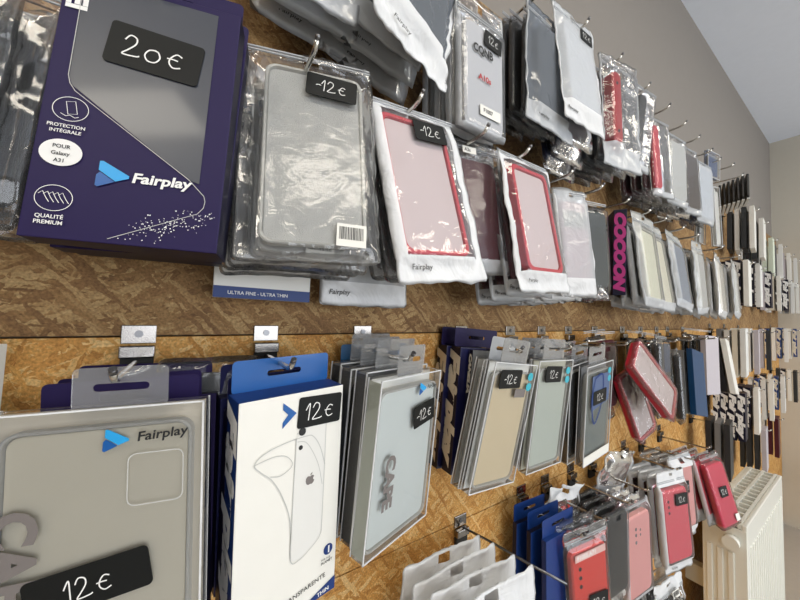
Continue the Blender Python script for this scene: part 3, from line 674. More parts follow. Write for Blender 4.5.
for i, (c, ypr, lab, cm, nb, fm_) in enumerate([
    ((.830, -.105, 1.790), (-12, 0, 9), 'dark slab-like case slanting beside the narrow red case', CHARCOAL, 2, F_CLEAR),
    ((.955, -.108, 1.752), (-6, -2, -3), 'clear pouch with slim red edge in the top row', RED, 3, F_CRINK),
    ((1.075, -.105, 1.755), (-8, -2, 3), 'pale grey pouch next to the red-edged pouch', PALEGREY, 3, F_CLEAR),
    ((1.19, -.105, 1.755), (-6, -2, -2), 'dark brown-grey case bag in the top row', mat('brown grey silicone', (84, 76, 74), .4), 3, F_CLEAR),
    ((1.315, -.105, 1.75), (-8, -2, 3), 'white bag with blue stripe beside tall white strip', mat('blue white case', (170, 186, 205), .4), 2, F_FROST)]):
    o = case_pouch(lab, .105, .20, 'back', cm, fm=fm_, edge=F_FROST, seed=44+i, nx=14, nz=24, crinkle=.003, cw=.03 if i in (0, 1) else .08, ccx=-.028 if i == 1 else 0, chh=.16, band=.018, border=.003)
    put(o, c, ypr, .20)
    follow(o, nb, lambda: case_pouch('', .10, .19, 'back', [CHARCOAL, MAROON, WHITE, BLACK, ROYAL][i], fm=F_CLEAR, edge=F_CLEAR, seed=60+i, nx=8, nz=14, cw=.078, chh=.155), .022, what='plain bag', behind='the '+lab)
    hook(c[0]+.02, 0, 'hook pin above the '+lab)
bm = bmesh.new()
b = rigid_pack('blue-grey clear box raised above the top row near black combs', .10, .085, .012, PAINTBLUE, mat('blue grey card', (120, 130, 150), .4), tab=False); put(b, (1.43, -.105, 1.872), (-4, 2, -4), .085)
b = rigid_pack('tall thin white strip pack hanging left of black combs', .045, .19, .012, WHITE, WHITE, tab=False, tray_rim=False); put(b, (1.40, -.118, 1.690), (-6, 0, -6), .19)
b = rigid_pack('second white strip pack close behind the tall thin one', .045, .19, .012, PALEGREY, WHITE, tab=False, tray_rim=False); put(b, (1.385, -.085, 1.700), (-6, 0, 4), .19)
hook(1.43, 0, 'hook with the tall white strips')
def comb():
    root = empty('hair_clip_card', '', 'black case')
    bm = bmesh.new(); slab(bm, .085, .085, .006, .008, 0, .0425, 0, .001); fin('black_case', bm, BLACK, root)
    bm = bmesh.new(); box(bm, -.0425, .0425, -.0005, .0065, -.006, -.0005); fin('pale_edge', bm, PALEGREY, root)
    return root
c0 = comb()
for k in range(11):
    o = c0 if k == 0 else copy_tree(c0); o.name = 'slim_case'
    tag(o, 'slim black case in the fanned bundle near the far end of the top row', 'black case', 'fanned bundle of slim black cases')
    o.location = (1.60+.006*k, -.152+.0125*k, 1.775-.001*k); o.rotation_euler = (0, R(2+1.2*k), R(16))
hook(1.60, 0, 'hook over the fanned bundle of slim black cases', .03); hook(1.74, 0, 'hook sticking out behind the fanned bundle of slim black cases', .03)

# ---------------------------------------------------------------- ROW 2 (middle)
# far left: white box with blue header, clear bag
wl = carton('box with bright blue header cut off by left picture edge', .10, .18, .016, CYAN if False else mat('bright blue print', (24, 120, 190), .35, coat=.2), WHITE, tabm=None)
put(wl, (-.163, -.056, 1.232), (-8, 0, 1), .18)
hook(-.165, 2, 'leftmost hook of the middle row')
# cape pack
W, H = .128, .205
cp = rigid_pack('big clear pack with greyish case and large slanted 12 euro sticker', W, H, .016, mat('warm white silicone', (226, 219, 198), .4), CREAM, cw=.104, tab=False, price=('12e', -.002, .088, .070, .028, 9, ), name='phone_case_pack')
hang_tab(cp, .058, .030, H-.002, F_TAB, .004).location.x = .010
arrow_logo(cp, .010, H-.023, .015, -.0012, -3)
text('Fairplay', .0066, INK, cp, .022, H-.025, -.0012, 'brand_print', rot=3, shear=.15, bold=.02, sx=1.1)
bm = bmesh.new(); ribbon(bm, [Vector((x, 0, z)) for x, z in rr(.034, .036, .005, 4, .034, H-.052)], .0007, 0, True); fin('camera_bump', bm, LINE, cp, (0, -.0004, 0))
text('CAPE', .023, INKGREY, cp, -.054, H-.062, -.0014, 'name_print', rot=-90, bold=.04)
put(cp, (-.046, -.098, 1.176), (-16, -1, -2), H)
n1 = follow(cp, 3, lambda: carton('', .12, .186, .018, PURPLE, DEEPNAVY, tabm=PURPLE, tabw=.105), .0205, y0=-.0995, dx=.004, dz=.003, what='dark purple box with purple header', behind='the big clear pack with slanted sticker')
hook(-.040, 2, 'large chrome hook with screw over the purple headers')
dbg = case_pouch('dark clear bag between the big clear pack and white box', .09, .19, 'back', CHARCOAL, fm=F_CLEAR, edge=F_CLEAR, seed=71, nx=16, nz=26, crinkle=.003, zip_=False); put(dbg, (.022, -.032, 1.208), (-6, 0, 0), .19)

# white box
W, H = .100, .212
wb = carton('white box with blue header, phone drawing and 12 euro sticker', W, H, .030, WHITE, ROYAL, tabm=BLUE, tabw=.096, spine='Fairplay', spine_m=CHALK, spine_h=.024)
def P(px, pz): return (px*W-W/2, H-pz*H)
yy = -.0006
bm = bmesh.new(); poly(bm, [P(.37, .03), P(.50, .085), P(.37, .14), P(.37, .115), P(.42, .085), P(.37, .06)]); fin('arrow_logo', bm, BLUE, wb, (0, yy, 0))
sticker(wb, *P(.745, .095), .046, .029, yy, '12e', -3, .55)
def pl_(pts, wd, k=6, close=False): ribbon(bm, spline([P(*p) for p in pts], k), wd, 0, close)
bm = bmesh.new()   # the drawn phone and its bent clear cover
poly(bm, [P(.51, .20), P(.50, .735), P(.53, .75), P(.60, .755), P(.74, .72), P(.80, .69), P(.815, .64), P(.815, .14), P(.70, .15), P(.55, .175)])
fin('phone_drawing', bm, mat('phone drawing print', (228, 228, 224), .4), wb, (0, yy, 0))
bm = bmesh.new()
pl_([(.51, .20), (.50, .50), (.50, .735), (.60, .755), (.74, .72), (.80, .69), (.815, .62), (.815, .15)], .0007)
pl_([(.82, .36), (.76, .27), (.68, .21), (.60, .20), (.40, .205), (.22, .225), (.14, .26), (.20, .30), (.30, .35), (.40, .44), (.48, .56), (.50, .73)], .0009)
pl_([(.14, .26), (.30, .25), (.42, .265), (.48, .31), (.38, .34), (.28, .33)], .0007)
pl_([(.51, .18), (.58, .165), (.66, .16)], .0007); pl_([(.80, .45), (.74, .34), (.62, .235), (.52, .215)], .0007)
fin('cover_drawing', bm, LINE, wb, (0, yy-.0002, 0))
bm = bmesh.new()
for cx, cz, r_ in ((.565, .175, .0034), (.555, .245, .002)): loft(bm, [(rr(r_*2, r_*2.2, r_, 6, *P(cx, cz)), 0), (rr(r_*2, r_*2.2, r_, 6, *P(cx, cz)), .0002)])
fin('lens_drawing', bm, INK, wb, (0, yy-.0003, 0))
bm = bmesh.new(); ax, az = P(.665, .405); s = .0045   # small fruit mark
poly(bm, [(ax+s*a, az+s*b) for a, b in ((0, .62), (.35, .8), (.75, .7), (.95, .45), (.68, .15), (.75, -.2), (1.0, -.4), (.75, -.9), (.4, -1.1), (0, -1.0), (-.4, -1.1), (-.8, -.8), (-1.0, -.2), (-.95, .4), (-.6, .78), (-.3, .78))])
poly(bm, [(ax+s*a, az+s*b) for a, b in ((0, .85), (.15, 1.2), (.5, 1.45), (.45, 1.1), (.2, .88))]); fin('fruit_mark', bm, INKGREY, wb, (0, yy-.0003, 0))
bm = bmesh.new(); loft(bm, [(rr(.010, .011, .005, 6, *P(.905, .785)), 0), (rr(.010, .011, .005, 6, *P(.905, .785)), .0002)]); bd = fin('round_badge', bm, ROYAL, wb, (0, yy, 0))
text('1', .007, CHALK, bd, P(.885, 0)[0], P(0, .80)[1], -.0003, bold=.03); text('FOR THE', .0018, INK, wb, P(.83, 0)[0], P(0, .83)[1], yy); text('PLANET', .0026, INK, wb, P(.83, 0)[0], P(0, .848)[1], yy, bold=.01)
for k, s_ in enumerate(('For', 'Galaxy', 'S21Ul')): text(s_, .0032, INK, wb, P(.10, 0)[0], P(0, .915+.028*k)[1], yy)
text('TRANSPARENTE', .0046, INK, wb, P(.42, 0)[0], P(0, .935)[1], yy, 'name_print', rot=6, sx=1.0, bold=.0)
bm = bmesh.new(); poly(bm, [P(.20, 1), P(.16, .99), P(.135, .955), P(.48, .91), P(.50, .92), P(.50, .98), P(.46, 1)]); q_ = fin('blue_label', bm, ROYAL, wb, (0, yy, 0)); text('BELLA', .0066, CHALK, q_, P(.22, 0)[0], P(0, .985)[1], -.0003, rot=5, bold=.03)
bm = bmesh.new(); poly(bm, [P(.70, 1), P(.70, .985), P(1, .935), P(1, 1)]); q_ = fin('blue_band', bm, ROYAL, wb, (0, yy, 0)); text('THIN', .004, CHALK, q_, P(.80, 0)[0], P(0, .992)[1], -.0003, rot=6, bold=.02)
put(wb, (.088, -.094, 1.169), (10, 3.5, -1.5), H)
wbk = follow(wb, 2, lambda: carton('', .098, .19, .015, NAVY, DEEPNAVY, tabm=NAVY), .021, y0=-.078, dx=-.005, dz=.006, what='navy box with navy header', behind='the white box with phone drawing')
hook(.076, 2, 'chrome hook with screw over the blue header of the white box')

# APE pack
W, H = .113, .185
F_PALE = mat('pale silicone back', (228, 236, 232), .35, coat=.4)
ap = rigid_pack('clear pack with pale case and grey rotated letters right of white box', W, H, .018, F_PALE, None, cw=.10, tab=False, price=('-12e', .026, H-.048, .042, .026, 8), side=GREEN_WHITE)
hang_tab(ap, .05, .034, H-.001, F_TAB, .006)
arrow_logo(ap, .018, H-.018, .014, -.0012, 0); text('Fairplay', .0045, INK, ap, .027, H-.019, -.0012, 'brand_print', shear=.15, bold=.02)
text('CAPE', .015, INKGREY, ap, -.036, H-.082, -.0014, 'name_print', rot=-90, bold=.05, sx=1.15)
put(ap, (.212, -.100, 1.190), (18, 5, 1), H)
follow(ap, 3, lambda: rigid_pack('', W, H, .016, GREYCARD, GREYCARD, cw=.10, side=mat('dark grey side card', (96, 96, 92), .5), tab=True), .0225, dx=-.004, dz=.002, yfade=.9, what='clear pack with a grey card side', behind='the pack with grey rotated letters')  # packs behind have dark grey card sides
bt = hang_tab(None, .10, .034, 0, mat('teal blue print', (20, 84, 130), .35, coat=.2), 0, name='header_card'); tag(bt, 'blue header card behind the clear tabs right of the white box', 'header card'); bt.location = (.212, -.022, 1.276)
hook(.202, 2, 'chrome hook over the clear tabs right of the white box')

# spine boxes and beige pack
sp = []
for k, (x, y) in enumerate(((.376, -.031), (.381, -.056))):
    o = carton(['black box with big white letters down spine, nearer the board', 'black box with big white letters down spine, in front of its twin'][k], .098, .185, .022, NAVY, DEEPNAVY, tabm=PURPLE, spine='Fairplay', spine_m=CREAM, spine_h=.021, tabw=.09)
    put(o, (x, y, 1.208), (-4, 1, 4), .185)
o = carton('slim dark box with small white name down spine beside grey pack', .094, .18, .008, GREYCARD, DEEPNAVY, spine='CAMELIA', spine_m=CREAM, spine_h=.005, spx=.35); put(o, (.392, -.066, 1.207), (-3, 2, 4), .18)
W, H = .103, .178
be = rigid_pack('clear pack with beige case leaning left at its foot', W, H, .014, BEIGE, None, cw=.084, price=('-12e', -.012, H-.022, .050, .026, 2), teal=True)
put(be, (.376, -.106, 1.198), (3, 8, 7), H)
bm = bmesh.new(); box(bm, .004, .030, -.0014, -.0008, H-.048, H-.036); fin('brown_patch', bm, INKGREY, be)
follow(be, 1, lambda: rigid_pack('', .098, .178, .013, PALEGREY, PALEGREY, cw=.08, tabm=F_FROST), .0185, dx=-.003, what='pale grey clear pack', behind='the beige case pack')
hook(.391, 2, 'chrome hook over the two boxes with white letters on their spines')
W, H = .10, .178
cb = rigid_pack('clear pack with greenish-grey translucent case beside the beige case pack', W, H, .014, GREEN_WHITE, mat('greenish grey card', (196, 196, 178), .45), cw=.082, price=('12e', -.008, H-.022, .046, .026, -2), teal=True)
put(cb, (.497, -.100, 1.194), (1, 6, 2), H)
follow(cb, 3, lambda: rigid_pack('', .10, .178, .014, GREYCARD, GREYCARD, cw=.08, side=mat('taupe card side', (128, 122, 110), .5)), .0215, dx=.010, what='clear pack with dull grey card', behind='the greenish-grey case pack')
hook(.522, 2, 'chrome hook over the greenish-grey case pack')
W, H = .10, .185
bi = rigid_pack('clear pack with blue picture and grey case, white foot strip', W, H, .014, mat('grey green silicone', (118, 128, 124), .4), GREYCARD, cw=.086, price=('12e', 0, H-.062, .05, .026, 0), teal=True)
bm = bmesh.new(); poly(bm, [(-.03, .10), (.036, .11), (.038, H-.02), (-.03, H-.02)]); fin('blue_picture', bm, PAINTBLUE, bi, (0, -.0007, 0))
bm = bmesh.new(); ribbon(bm, spline([(-.02, .16), (-.03, .12), (-.018, .075), (.004, .10), (.012, .14), (.006, .165), (-.02, .16)]), .004); fin('hose_print', bm, ROYAL, bi, (0, -.0010, 0))
bm = bmesh.new(); box(bm, -.049, .049, -.0008, 0, .002, .018); fin('foot_strip', bm, WHITE, bi)
put(bi, (.648, -.103, 1.177), (1, 5, -5), H)
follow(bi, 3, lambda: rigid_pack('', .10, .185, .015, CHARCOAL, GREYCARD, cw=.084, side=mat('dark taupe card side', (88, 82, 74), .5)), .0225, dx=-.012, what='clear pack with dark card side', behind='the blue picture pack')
hook(.625, 2, 'chrome hook over the blue picture pack')
# tilted red cases
def redcase(lab, c, ypr, W_=.086, H_=.165, seed=1):
    o = case_pouch(lab, W_, H_, 'tray', RED, mat('marbled pink card', (232, 214, 212), .35, var=.15), film('glossy wrap', haze=.03, gloss=.35, rough=.06, bump=.6, scale=40), F_CLEAR, cw=W_-.006, chh=H_-.008, ccz=H_/2, ct=.018, rim=.005, band=0, border=0, seed=seed, nx=12, nz=20, crinkle=.002, zip_=False)
    return put(o, c, ypr, H_)
redcase('red-rimmed case tilted sideways, resting across others', (.822, -.128, 1.226), (-3, -14, -42), seed=81)
redcase('red-rimmed case hanging almost upright beneath the tilted one', (.845, -.088, 1.165), (-8, -6, -20), .08, .155, 82)
mm = case_pouch('maroon case bag squeezed behind the tilted red-rimmed case', .085, .17, 'back', MAROON, fm=F_CLEAR, edge=F_CLEAR, seed=83, nx=10, nz=18); put(mm, (.775, -.060, 1.215), (-4, 0, -3), .17)
follow(mm, 1, lambda: case_pouch('', .09, .18, 'back', BLACK, fm=F_CLEAR, edge=F_CLEAR, seed=84, nx=8, nz=14), .022, what='bag with a black case', behind='the maroon case pack')
hook(.73, 2, 'small hook between blue picture pack and tilted red case'); hook(.851, 2, 'small hook behind the tilted red-rimmed case')
for i, (c, ypr, lab, cm, nb, fcol, kind) in enumerate([
    ((.985, -.095, 1.215), (4, -2, 4), 'small blue-headed dark pack right of the tilted red case', CHARCOAL, 3, BLACK, 'p'),
    ((1.115, -.092, 1.180), (14, -3, 5), 'dark charcoal bag, second right of tilted red case', BLACK, 3, CHARCOAL, 'p'),
    ((1.245, -.105, 1.175), (-2, -6, 12), 'leaning box with deep teal blue face', mat('deep teal print', (12, 62, 104), .4), 3, GREYCARD, 'b'),
    ((1.40, -.100, 1.215), (-8, -2, 3), 'pale card pack with purple print, middle row', mat('pale mauve card', (190, 184, 190), .5), 3, BLACK, 'b'),
    ((1.58, -.110, 1.200), (6, -8, 10), 'white-edged leaning box with black neighbours, middle row', WHITE, 4, BLACK, 'b')]):
    if kind == 'p': o = case_pouch(lab, .10, .20, 'back', cm, fm=F_CLEAR, edge=F_CLEAR, seed=90+i, nx=12, nz=20, cw=.082, chh=.165, ct=.017, band=.012)
    else: o = carton(lab, .085, .185, .014, cm, WHITE if i == 4 else cm, tabm=None)
    if i == 0:
        bm = bmesh.new(); box(bm, -.01, .040, -.009, -.008, .11, .18); fin('blue_panel', bm, mat('dark teal print', (8, 50, 88)), o)
    put(o, c, ypr, .20 if kind == 'p' else .185)
    follow(o, nb, lambda: (case_pouch('', .095, .185, 'back', fcol, fm=F_CLEAR, edge=F_CLEAR, seed=95+i, nx=8, nz=14, cw=.08, chh=.16) if kind == 'p' or i == 3 else carton('', .085, .18, .014, fcol, fcol)), .021, dx=.002, what='dark pack', behind='the '+lab)
    hook([1.007, 1.127, 1.25, 1.344, 1.49][i], 2, 'small hook above the '+lab)

# ---------------------------------------------------------------- ROW 3 (lower)
def cable_bag(lab, seed, nx=20):
    root = empty('cable_bag', lab, 'cable bag')
    W, H = .155, .21
    fin('plastic_bag', pouch_mesh(W, H, .018, (-.042, .042, .02, .115), seed, nx+8, 34, .0045, .002, 0, bandtop=.060, wave=.0004), [F_CLEAR, F_WHITE, F_CLEAR], root)
    rnd = random.Random(seed)
    for m, nm in ((CHALK, 'white_cable'), (BLACK, 'black_cable')):
        bm = bmesh.new()
        for k in range(5):
            cx, cz = rnd.uniform(-.012, .012), .062+rnd.uniform(-.008, .008); a, b = rnd.uniform(.02, .034), rnd.uniform(.028, .05); y = rnd.uniform(-.004, .004)
            tube(bm, [(cx+a*math.cos(t*math.pi/12), y+.002*math.sin(t), cz+b*math.sin(t*math.pi/12)) for t in range(24)], .0016, 6, close=True)
        fin(nm, bm, m, root)
    return root
cbz = [(.330, -.128, .912), (.326, -.098, .910), (.322, -.070, .908), (.318, -.042, .906)]
src = None
for k, c in enumerate(cbz):
    o = cable_bag('', 101) if k == 0 else copy_tree(src); src = src or o
    tag(o, ['front', 'second', 'third', 'rearmost'][k]+' of the silvery cable bags on the long pin at lower centre', 'cable bag', 'silvery cable bags')
    put(o, c, (-4+k*2, 0, [-2, 3, 1, 5][k]), .21)
h = hook(.396, 3, 'hook with long bare pin at lower centre', -.005)
# the pin of this hook is longer: its own mesh
for ch in list(h.children):
    if ch.name.startswith('hook_pin'):
        for g_ in list(ch.children): bpy.data.objects.remove(g_)
        bpy.data.objects.remove(ch)
bm = bmesh.new(); tube(bm, [(0, -.006, .004), (.012, -.05, .004), (.030, -.11, .000), (.050, -.155, -.006)], .0018, 8); fin('hook_pin', bm, STEEL, h)
NB = []
for k in range(3):
    o = carton(['front', 'middle', 'rear'][k]+' blue box header of three beside the cable bags', .088, .175, .009, ROYAL, DEEPNAVY if k else ROYAL, tabm=ROYAL, tabw=.086)
    tag(o, o['label'], 'box', 'three blue headed boxes'); put(o, (.548-.004*k, -.092+.026*k, .898), (-3, 0, -1+k), .175)
hook(.56, 3, 'hook carrying the three blue headed boxes')
W, H = .10, .19
rd = case_pouch('clear zip bag with coral red case, lettered label and dark sticker', W, H, 'back', CORAL, fm=F_CRINK, edge=F_CLEAR, seed=111, nx=24, nz=36, crinkle=.005, cw=.078, chh=.150, ct=.012, ccz=.080, band=0, border=.002, cams=((-.022, .045, .003), (-.022, .03, .003), (-.022, .015, .003)), price=('12e', .012, .060, .042, .03, -6))
bm = bmesh.new(); box(bm, -.034, .034, -.0004, 0, -.006, .006); lb = fin('glitter_label', bm, mat('glittery white label', (235, 190, 185), .3, bump=.8, bscale=1200), rd, (0, -.0085, .147)); text('F1055.A71', .007, CHALK, lb, -.030, -.003, -.0006, 'number_print', bold=.03)
put(rd, (.590, -.112, .906), (-14, 2, -7), H)
follow(rd, 3, lambda: case_pouch('', W, .19, 'back', CHARCOAL, fm=F_CLEAR, edge=F_CLEAR, seed=112, zip_=False, nx=14, nz=22, cw=.078, chh=.15), .0215, dx=-.001, what='bag with a dark case', behind='the coral red case pack')
cr2 = case_pouch('crumpled silvery bag with red specks above the coral red case', .12, .11, 'back', CORAL, fm=F_CRINK, edge=F_WHITE, seed=113, nx=28, nz=26, crinkle=.010, cw=.05, chh=.05, ccz=.05, ct=.008, band=.02, bandtop=.03, zip_=False); put(cr2, (.640, -.035, .965), (-4, 12, 10), .11)
hook(.64, 3, 'hook over the coral red case pack')
for k, (x, y, cm) in enumerate(((.735, -.100, BLACK), (.740, -.078, CHARCOAL), (.748, -.055, BLACK), (.756, -.033, BLACK))):
    o = case_pouch(['front', 'second', 'third', 'rear'][k]+' black case bag between coral red and pale pink cases', .09, .19, 'back', cm, fm=F_CLEAR, edge=F_CLEAR, seed=115, zip_=False, nx=12, nz=18, cw=.075, chh=.155); tag(o, o['label'], 'phone case', 'black case bags in the lower row'); put(o, (x-.015, y, .885), (-5, 0, -1), .19)
hook(.74, 3, 'wire hook with curled end over the black case bags')
cg = case_pouch('grey crumpled bag with lens-like rings over the black case bags', .12, .10, 'back', GREYCARD, fm=F_CRINK, edge=F_FROST, seed=116, nx=20, nz=20, crinkle=.008, cw=.07, chh=.06, ccz=.05, ct=.012, band=.02, zip_=False, cams=((-.02, .012, .009), (.005, .012, .009), (.028, .012, .009))); put(cg, (.84, -.050, 1.00), (-8, 14, 10), .10)
W, H = .095, .20
p6 = case_pouch('milky pouch with pale pink case seen from the back', W, H, 'back', PINK, fm=F_CLEAR, edge=F_FROST, seed=117, nx=18, nz=30, crinkle=.003, cw=.083, chh=.165, ct=.014, ccz=.092, band=.012, inner=INKGREY, cams=((-.012, .055, .003), (-.012, .043, .003), (-.012, .028, .003), (.004, .05, .002), (.004, .04, .002)))
put(p6, (.806, -.104, .872), (-7, 0, -3), H)
follow(p6, 3, lambda: case_pouch('', .09, .195, 'back', MAROON, fm=F_CLEAR, edge=F_CLEAR, seed=118, zip_=False, nx=10, nz=16, cw=.078, chh=.16), .022, dx=.012, what='bag with a maroon case', behind='the pale pink case pouch')
hook(.83, 3, 'wire hook over the pale pink case pouch')
W, H = .105, .225
p9 = case_pouch('white-topped pouch with rose pink case and 12 euro sticker', W, H, 'back', HOTPINK, fm=film('clear bag', haze=.03, gloss=.12, rough=.1, bump=.2), edge=F_WHITE, seed=119, nx=20, nz=34, crinkle=.003, cw=.088, chh=.158, ct=.016, ccz=.105, band=.026, border=.004, bandtop=.036, inner=MAROON, cams=((-.028, .055, .003), (-.028, .043, .003), (-.028, .030, .003)), price=('12e', .016, .160, .044, .026, -2), brand=('Fairplay', -.03, .010, .005))
put(p9, (.985, -.116, .880), (-13, -4, -1), H)
follow(p9, 3, lambda: case_pouch('', .10, .215, 'back', MAROON, fm=F_CLEAR, edge=F_FROST, seed=120, nx=10, nz=16, cw=.084, chh=.16, bandtop=.03), .0225, dx=.003, what='pouch with a maroon case', behind='the rose pink case pouch')
q9 = case_pouch('pale pink case pouch tucked right of the rose pink case', .10, .21, 'back', PINK, fm=F_CLEAR, edge=F_WHITE, seed=121, nx=12, nz=20, cw=.08, chh=.16, ct=.014, bandtop=.03, price=('12e', .0, .13, .03, .03, 0)); put(q9, (1.10, -.100, .895), (-12, -3, -1), .21)
follow(q9, 3, lambda: case_pouch('', .10, .20, 'back', mat('blue grey silicone', (140, 150, 165)), fm=F_CLEAR, edge=F_CLEAR, seed=122, nx=10, nz=16), .0215, what='bag with a blue grey case', behind='the tucked pale pink case pouch')
hook(1.009, 3, 'hook over the rose pink case pouch'); hook(1.12, 3, 'hook over the tucked pale pink pouch')
W, H = .095, .20
p11 = case_pouch('clear pouch with bright red case leaning outward above the radiator', W, H, 'back', mat('raspberry red silicone', (222, 40, 78), .4), fm=F_CLEAR, edge=F_CLEAR, seed=123, nx=14, nz=24, crinkle=.003, cw=.082, chh=.165, ct=.018, ccz=.088, band=0, price=('12e', .0, .095, .034, .028, -2))
bm = bmesh.new(); box(bm, -.008, .010, -.0004, 0, -.009, .009); fin('code_label', bm, WHITE, p11, (.026, -.0125, .022))
put(p11, (1.335, -.120, .858), (-14, -12, -5), H)
follow(p11, 3, lambda: case_pouch('', .095, .19, 'back', HOTPINK, fm=F_CLEAR, edge=F_FROST, seed=124, nx=10, nz=16), .0225, dx=-.008, what='bag with a pink case', behind='the leaning bright red case')
hook(1.26, 3, 'hook over the leaning bright red case')

# ---------------------------------------------------------------- ROW 4 (bottom)
def bottom(lab, x, seed, cm, n=2):
    o = case_pouch(lab, .12, .15, 'back', cm, fm=F_CRINK, edge=F_WHITE, seed=seed, nx=24, nz=30, crinkle=.008, cw=.07, chh=.09, ccz=.06, band=.02, bandtop=.03, barcode=(.01, .118, .03, .016)); put(o, (x, -.105, .640), (-8, -10, -4), .15)
    follow(o, n, lambda: case_pouch('', .11, .15, 'back', CHARCOAL, fm=F_CRINK, edge=F_FROST, seed=seed+1, nx=14, nz=20, cw=.07, chh=.09, ccz=.06), .031, what='dark small bag', behind=lab.split(' at ')[0])
    hook(x, 4, 'lowest-row hook at the '+lab.split(' at ')[0])
bottom('crumpled silvery bag with barcode at bottom right', 1.02, 131, BLACK)
bottom('crumpled clear bag with white folded flap at bottom centre', .88, 134, mat('dark blue case', (24, 38, 78)), 2)

# ---------------------------------------------------------------- far end of the board
FK = {}
def far(kind):
    if kind not in FK:
        if kind == 'spine': o = carton('', .09, .175, .0195, DEEPNAVY, DEEPNAVY, spine='Fairplay', spine_m=CHALK, spine_h=.0165)
        elif kind == 'blue': o = carton('', .09, .17, .016, mat('sky blue print', (90, 130, 190)), ROYAL, spine='Fairplay', spine_m=CREAM, spine_h=.012)
        else:
            cm, fm_ = {'pale': (mat('very pale grey card', (228, 229, 226), .45), F_FROST), 'green': (mat('pale green card', (216, 226, 206), .45), F_CLEAR), 'white': (WHITE, F_FROST), 'dark': (CHARCOAL, F_CLEAR), 'grey': (GREYCARD, F_FROST), 'maroon': (MAROON, F_CLEAR), 'cream': (CREAM, F_CLEAR), 'mauve': (mat('pale mauve card', (190, 184, 190)), F_CLEAR)}[kind]
            o = carton('', .094, .185, .015, cm, cm, name='phone_case_pack', cat='phone case')
        FK[kind] = o; return o
    return copy_tree(FK[kind])
WORD = {'spine': 'black white-lettered box', 'blue': 'blue white-lettered box', 'pale': 'pale grey case pack', 'green': 'greenish white case pack', 'white': 'white case pack',
        'dark': 'charcoal case pack', 'grey': 'mid grey case pack', 'maroon': 'maroon case pack', 'cream': 'cream case pack', 'mauve': 'mauve-grey case pack'}
PLACE = ['top', 'upper', 'middle', 'lower', 'bottom']
def farstack(row, i, x, kinds, ztop=None, yaw=5, roll=0):
    """kinds from the front to the board"""
    zt = ztop or ROWS[row]
    where = f'{ORD[i]} hook from corner, {PLACE[row]} row'
    for k, kd in enumerate(kinds):
        o = far(kd); Hh = {'spine': .175, 'blue': .17}.get(kd, .185)
        nm = WORD[kd]+(' in front, ' if k == 0 else f', {ORD[k-1]} behind front, ')+where; BADL(nm)
        tag(o, nm, 'box' if kd in ('spine', 'blue') else 'phone case', f'packs on the {where}')
        r_ = random.Random(row*100+i*10+k)
        put(o, (x+r_.uniform(-.004, .004), -.108+.0225*k, zt-.008-Hh/2+r_.uniform(-.004, .004)), (yaw+r_.uniform(-1.5, 1.5), 0, roll+r_.uniform(-1.5, 1.5)), Hh)
    hook(x, row, 'small metal hook, '+where.replace(' hook', ''), (zt-ROWS[row]))
farstack(0, 5, 2.02, ['white', 'dark', 'pale', 'dark'], 1.86, 5, 6)
farstack(0, 4, 2.22, ['white', 'dark', 'dark', 'white'], 1.84, 5, 5)
farstack(0, 3, 2.44, ['green', 'green', 'pale', 'spine'], 1.79)
farstack(0, 2, 2.70, ['pale', 'grey', 'green', 'pale'], 1.79)
farstack(0, 1, 2.97, ['white', 'mauve', 'pale', 'mauve'], 1.78)
farstack(0, 0, 3.24, ['pale', 'white', 'mauve', 'white'], 1.78)
farstack(1, 6, 1.90, ['white', 'spine', 'spine', 'spine'])
farstack(1, 5, 2.12, ['pale', 'spine', 'spine', 'white'])
farstack(1, 4, 2.36, ['spine', 'mauve', 'spine', 'spine'])
farstack(1, 3, 2.62, ['white', 'cream', 'pale', 'spine'])
farstack(1, 2, 2.86, ['spine', 'spine', 'spine', 'pale'])
farstack(1, 1, 3.08, ['pale', 'spine', 'spine', 'spine'])
farstack(1, 0, 3.28, ['white', 'pale', 'grey', 'pale'])
farstack(2, 5, 1.82, ['pale', 'cream', 'pale', 'grey'], 1.335)
farstack(2, 4, 2.04, ['mauve', 'white', 'cream', 'pale'], 1.335)
farstack(2, 3, 2.30, ['dark', 'mauve', 'pale', 'pale'], 1.33)
farstack(2, 1, 2.80, ['pale', 'blue', 'white', 'blue'], 1.335)
farstack(2, 0, 3.14, ['blue', 'white', 'blue', 'mauve'], 1.335)
farstack(3, 5, 1.78, ['spine', 'spine', 'spine', 'spine'], 1.09, 6, 3)
farstack(3, 4, 2.02, ['white', 'spine', 'spine', 'dark'], 1.09)
farstack(3, 3, 2.34, ['white', 'pale', 'blue', 'pale'], 1.09)
farstack(3, 2, 2.66, ['pale', 'blue', 'white', 'spine'], 1.08)
farstack(3, 0, 3.10, ['dark', 'white', 'spine', 'dark'], 1.08)
farstack(4, 4, 2.16, ['mauve', 'dark', 'dark', 'dark'], .90)
farstack(4, 3, 2.46, ['maroon', 'maroon', 'white', 'dark'], .90)
farstack(3, 6, 1.56, ['dark', 'grey', 'dark'], 1.02)

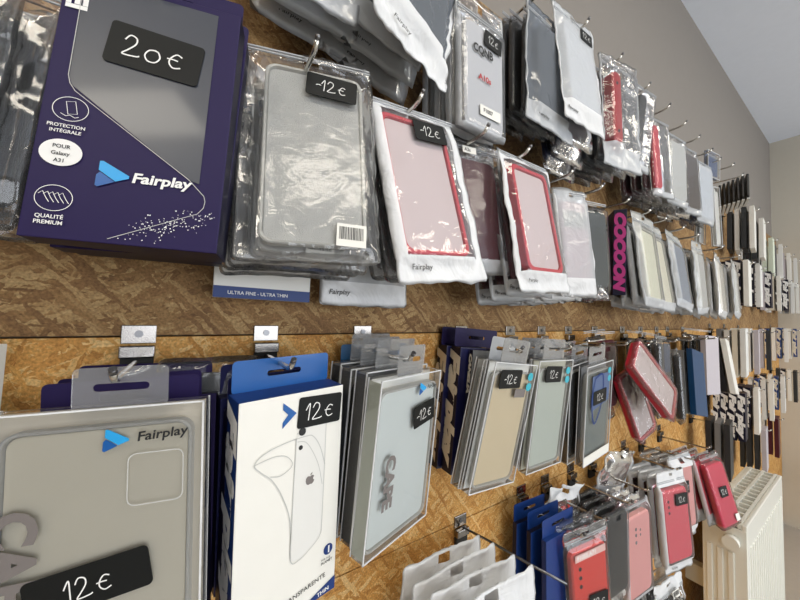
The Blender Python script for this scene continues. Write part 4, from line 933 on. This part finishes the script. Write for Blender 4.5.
# ---------------------------------------------------------------- RADIATOR
rx0, rx1, yf, ybk, zt, zb = 1.405, 2.0, -.166, -.066, .748, .16
rad = empty('radiator', 'white panel radiator with ribbed side and slotted top under the packs', 'radiator'); rad.location = ((rx0+rx1)/2, (yf+ybk)/2, zb); L_ = rx1-rx0; D = ybk-yf; Hh = zt-zb
prof = []
bm = bmesh.new(); box(bm, -L_/2, L_/2, -D/2, -D/2+.012, 0, Hh, bev=.003)
n = 18
for k in range(n):
    x = -L_/2+.025+(L_-.05)*(k+.5)/n; box(bm, x-.007, x+.007, -D/2-.003, -D/2+.002, .03, Hh-.07, bev=.002)
fin('front_panel', bm, RAD, rad)
bm = bmesh.new(); box(bm, -L_/2, L_/2, D/2-.012, D/2, 0, Hh-.002, bev=.003); fin('rear_panel', bm, RAD, rad)
bm = bmesh.new(); box(bm, -L_/2-.002, -L_/2+.002, -D/2+.001, D/2-.001, .0, Hh-.016, bev=.001)
for k in range(3): y = -D/2+.035+k*.024; box(bm, -L_/2-.006, -L_/2, y-.007, y+.007, .04, Hh-.09, bev=.002)
fin('end_panel', bm, RAD, rad)
bm = bmesh.new(); box(bm, L_/2-.002, L_/2+.002, -D/2+.001, D/2-.001, .0, Hh-.016, bev=.001); fin('end_panel', bm, RAD, rad)
bm = bmesh.new()
for y in (-D/2+.012, -.004, D/2-.020): box(bm, -L_/2, L_/2, y, y+.008, Hh-.014, Hh)
for k in range(15): x = -L_/2+.005+k*(L_-.02)/14; box(bm, x, x+.009, -D/2+.005, D/2-.005, Hh-.013, Hh-.001)
fin('top_grille', bm, RAD, rad)
bm = bmesh.new(); box(bm, -L_/2+.01, L_/2-.01, -D/2+.014, D/2-.014, .02, Hh-.03); fin('inner_fins', bm, DARKHOLE if False else mat('grey fins', (170, 170, 165), .6), rad)  # inner fins in a plain grey
v = bmesh.new(); tube(v, [(-L_/2-.002, -.018, Hh-.055), (-L_/2-.026, -.018, Hh-.055)], .019, 20); vv = fin('air_valve', v, RAD, rad)
bm = bmesh.new(); tube(bm, [(-L_/2+.04, 0, .001), (-L_/2+.04, 0, -zb+.0)], .009, 10); fin('supply_pipe', bm, RAD, rad)
for x in (-.2, .2):
    bm = bmesh.new(); box(bm, x-.015, x+.015, D/2-.002, -ybk+D/2-.0005, .3, .36); fin('wall_bracket', bm, RAD, rad)

# bits on the end wall
bx = empty('socket_box', 'pale grey box with a cable on the end wall behind the radiator', 'socket box'); bx.location = (XR, -.34, .40)
bm = bmesh.new(); box(bm, -.09, -.0005, -.09, .09, -.02, .10, bev=.012); fin('box_body', bm, PALEGREY, bx)
bm = bmesh.new(); box(bm, -.075, -.0005, -.075, .075, -.10, -.021, bev=.008); fin('lower_body', bm, INKGREY, bx)
bm = bmesh.new(); tube(bm, [(-.03, 0, -.10), (-.04, -.02, -.16), (-.05, .05, -.20), (-.03, -.10, -.28), (-.02, -.16, -.399)], .006, 8); fin('cable', bm, STEEL, bx)
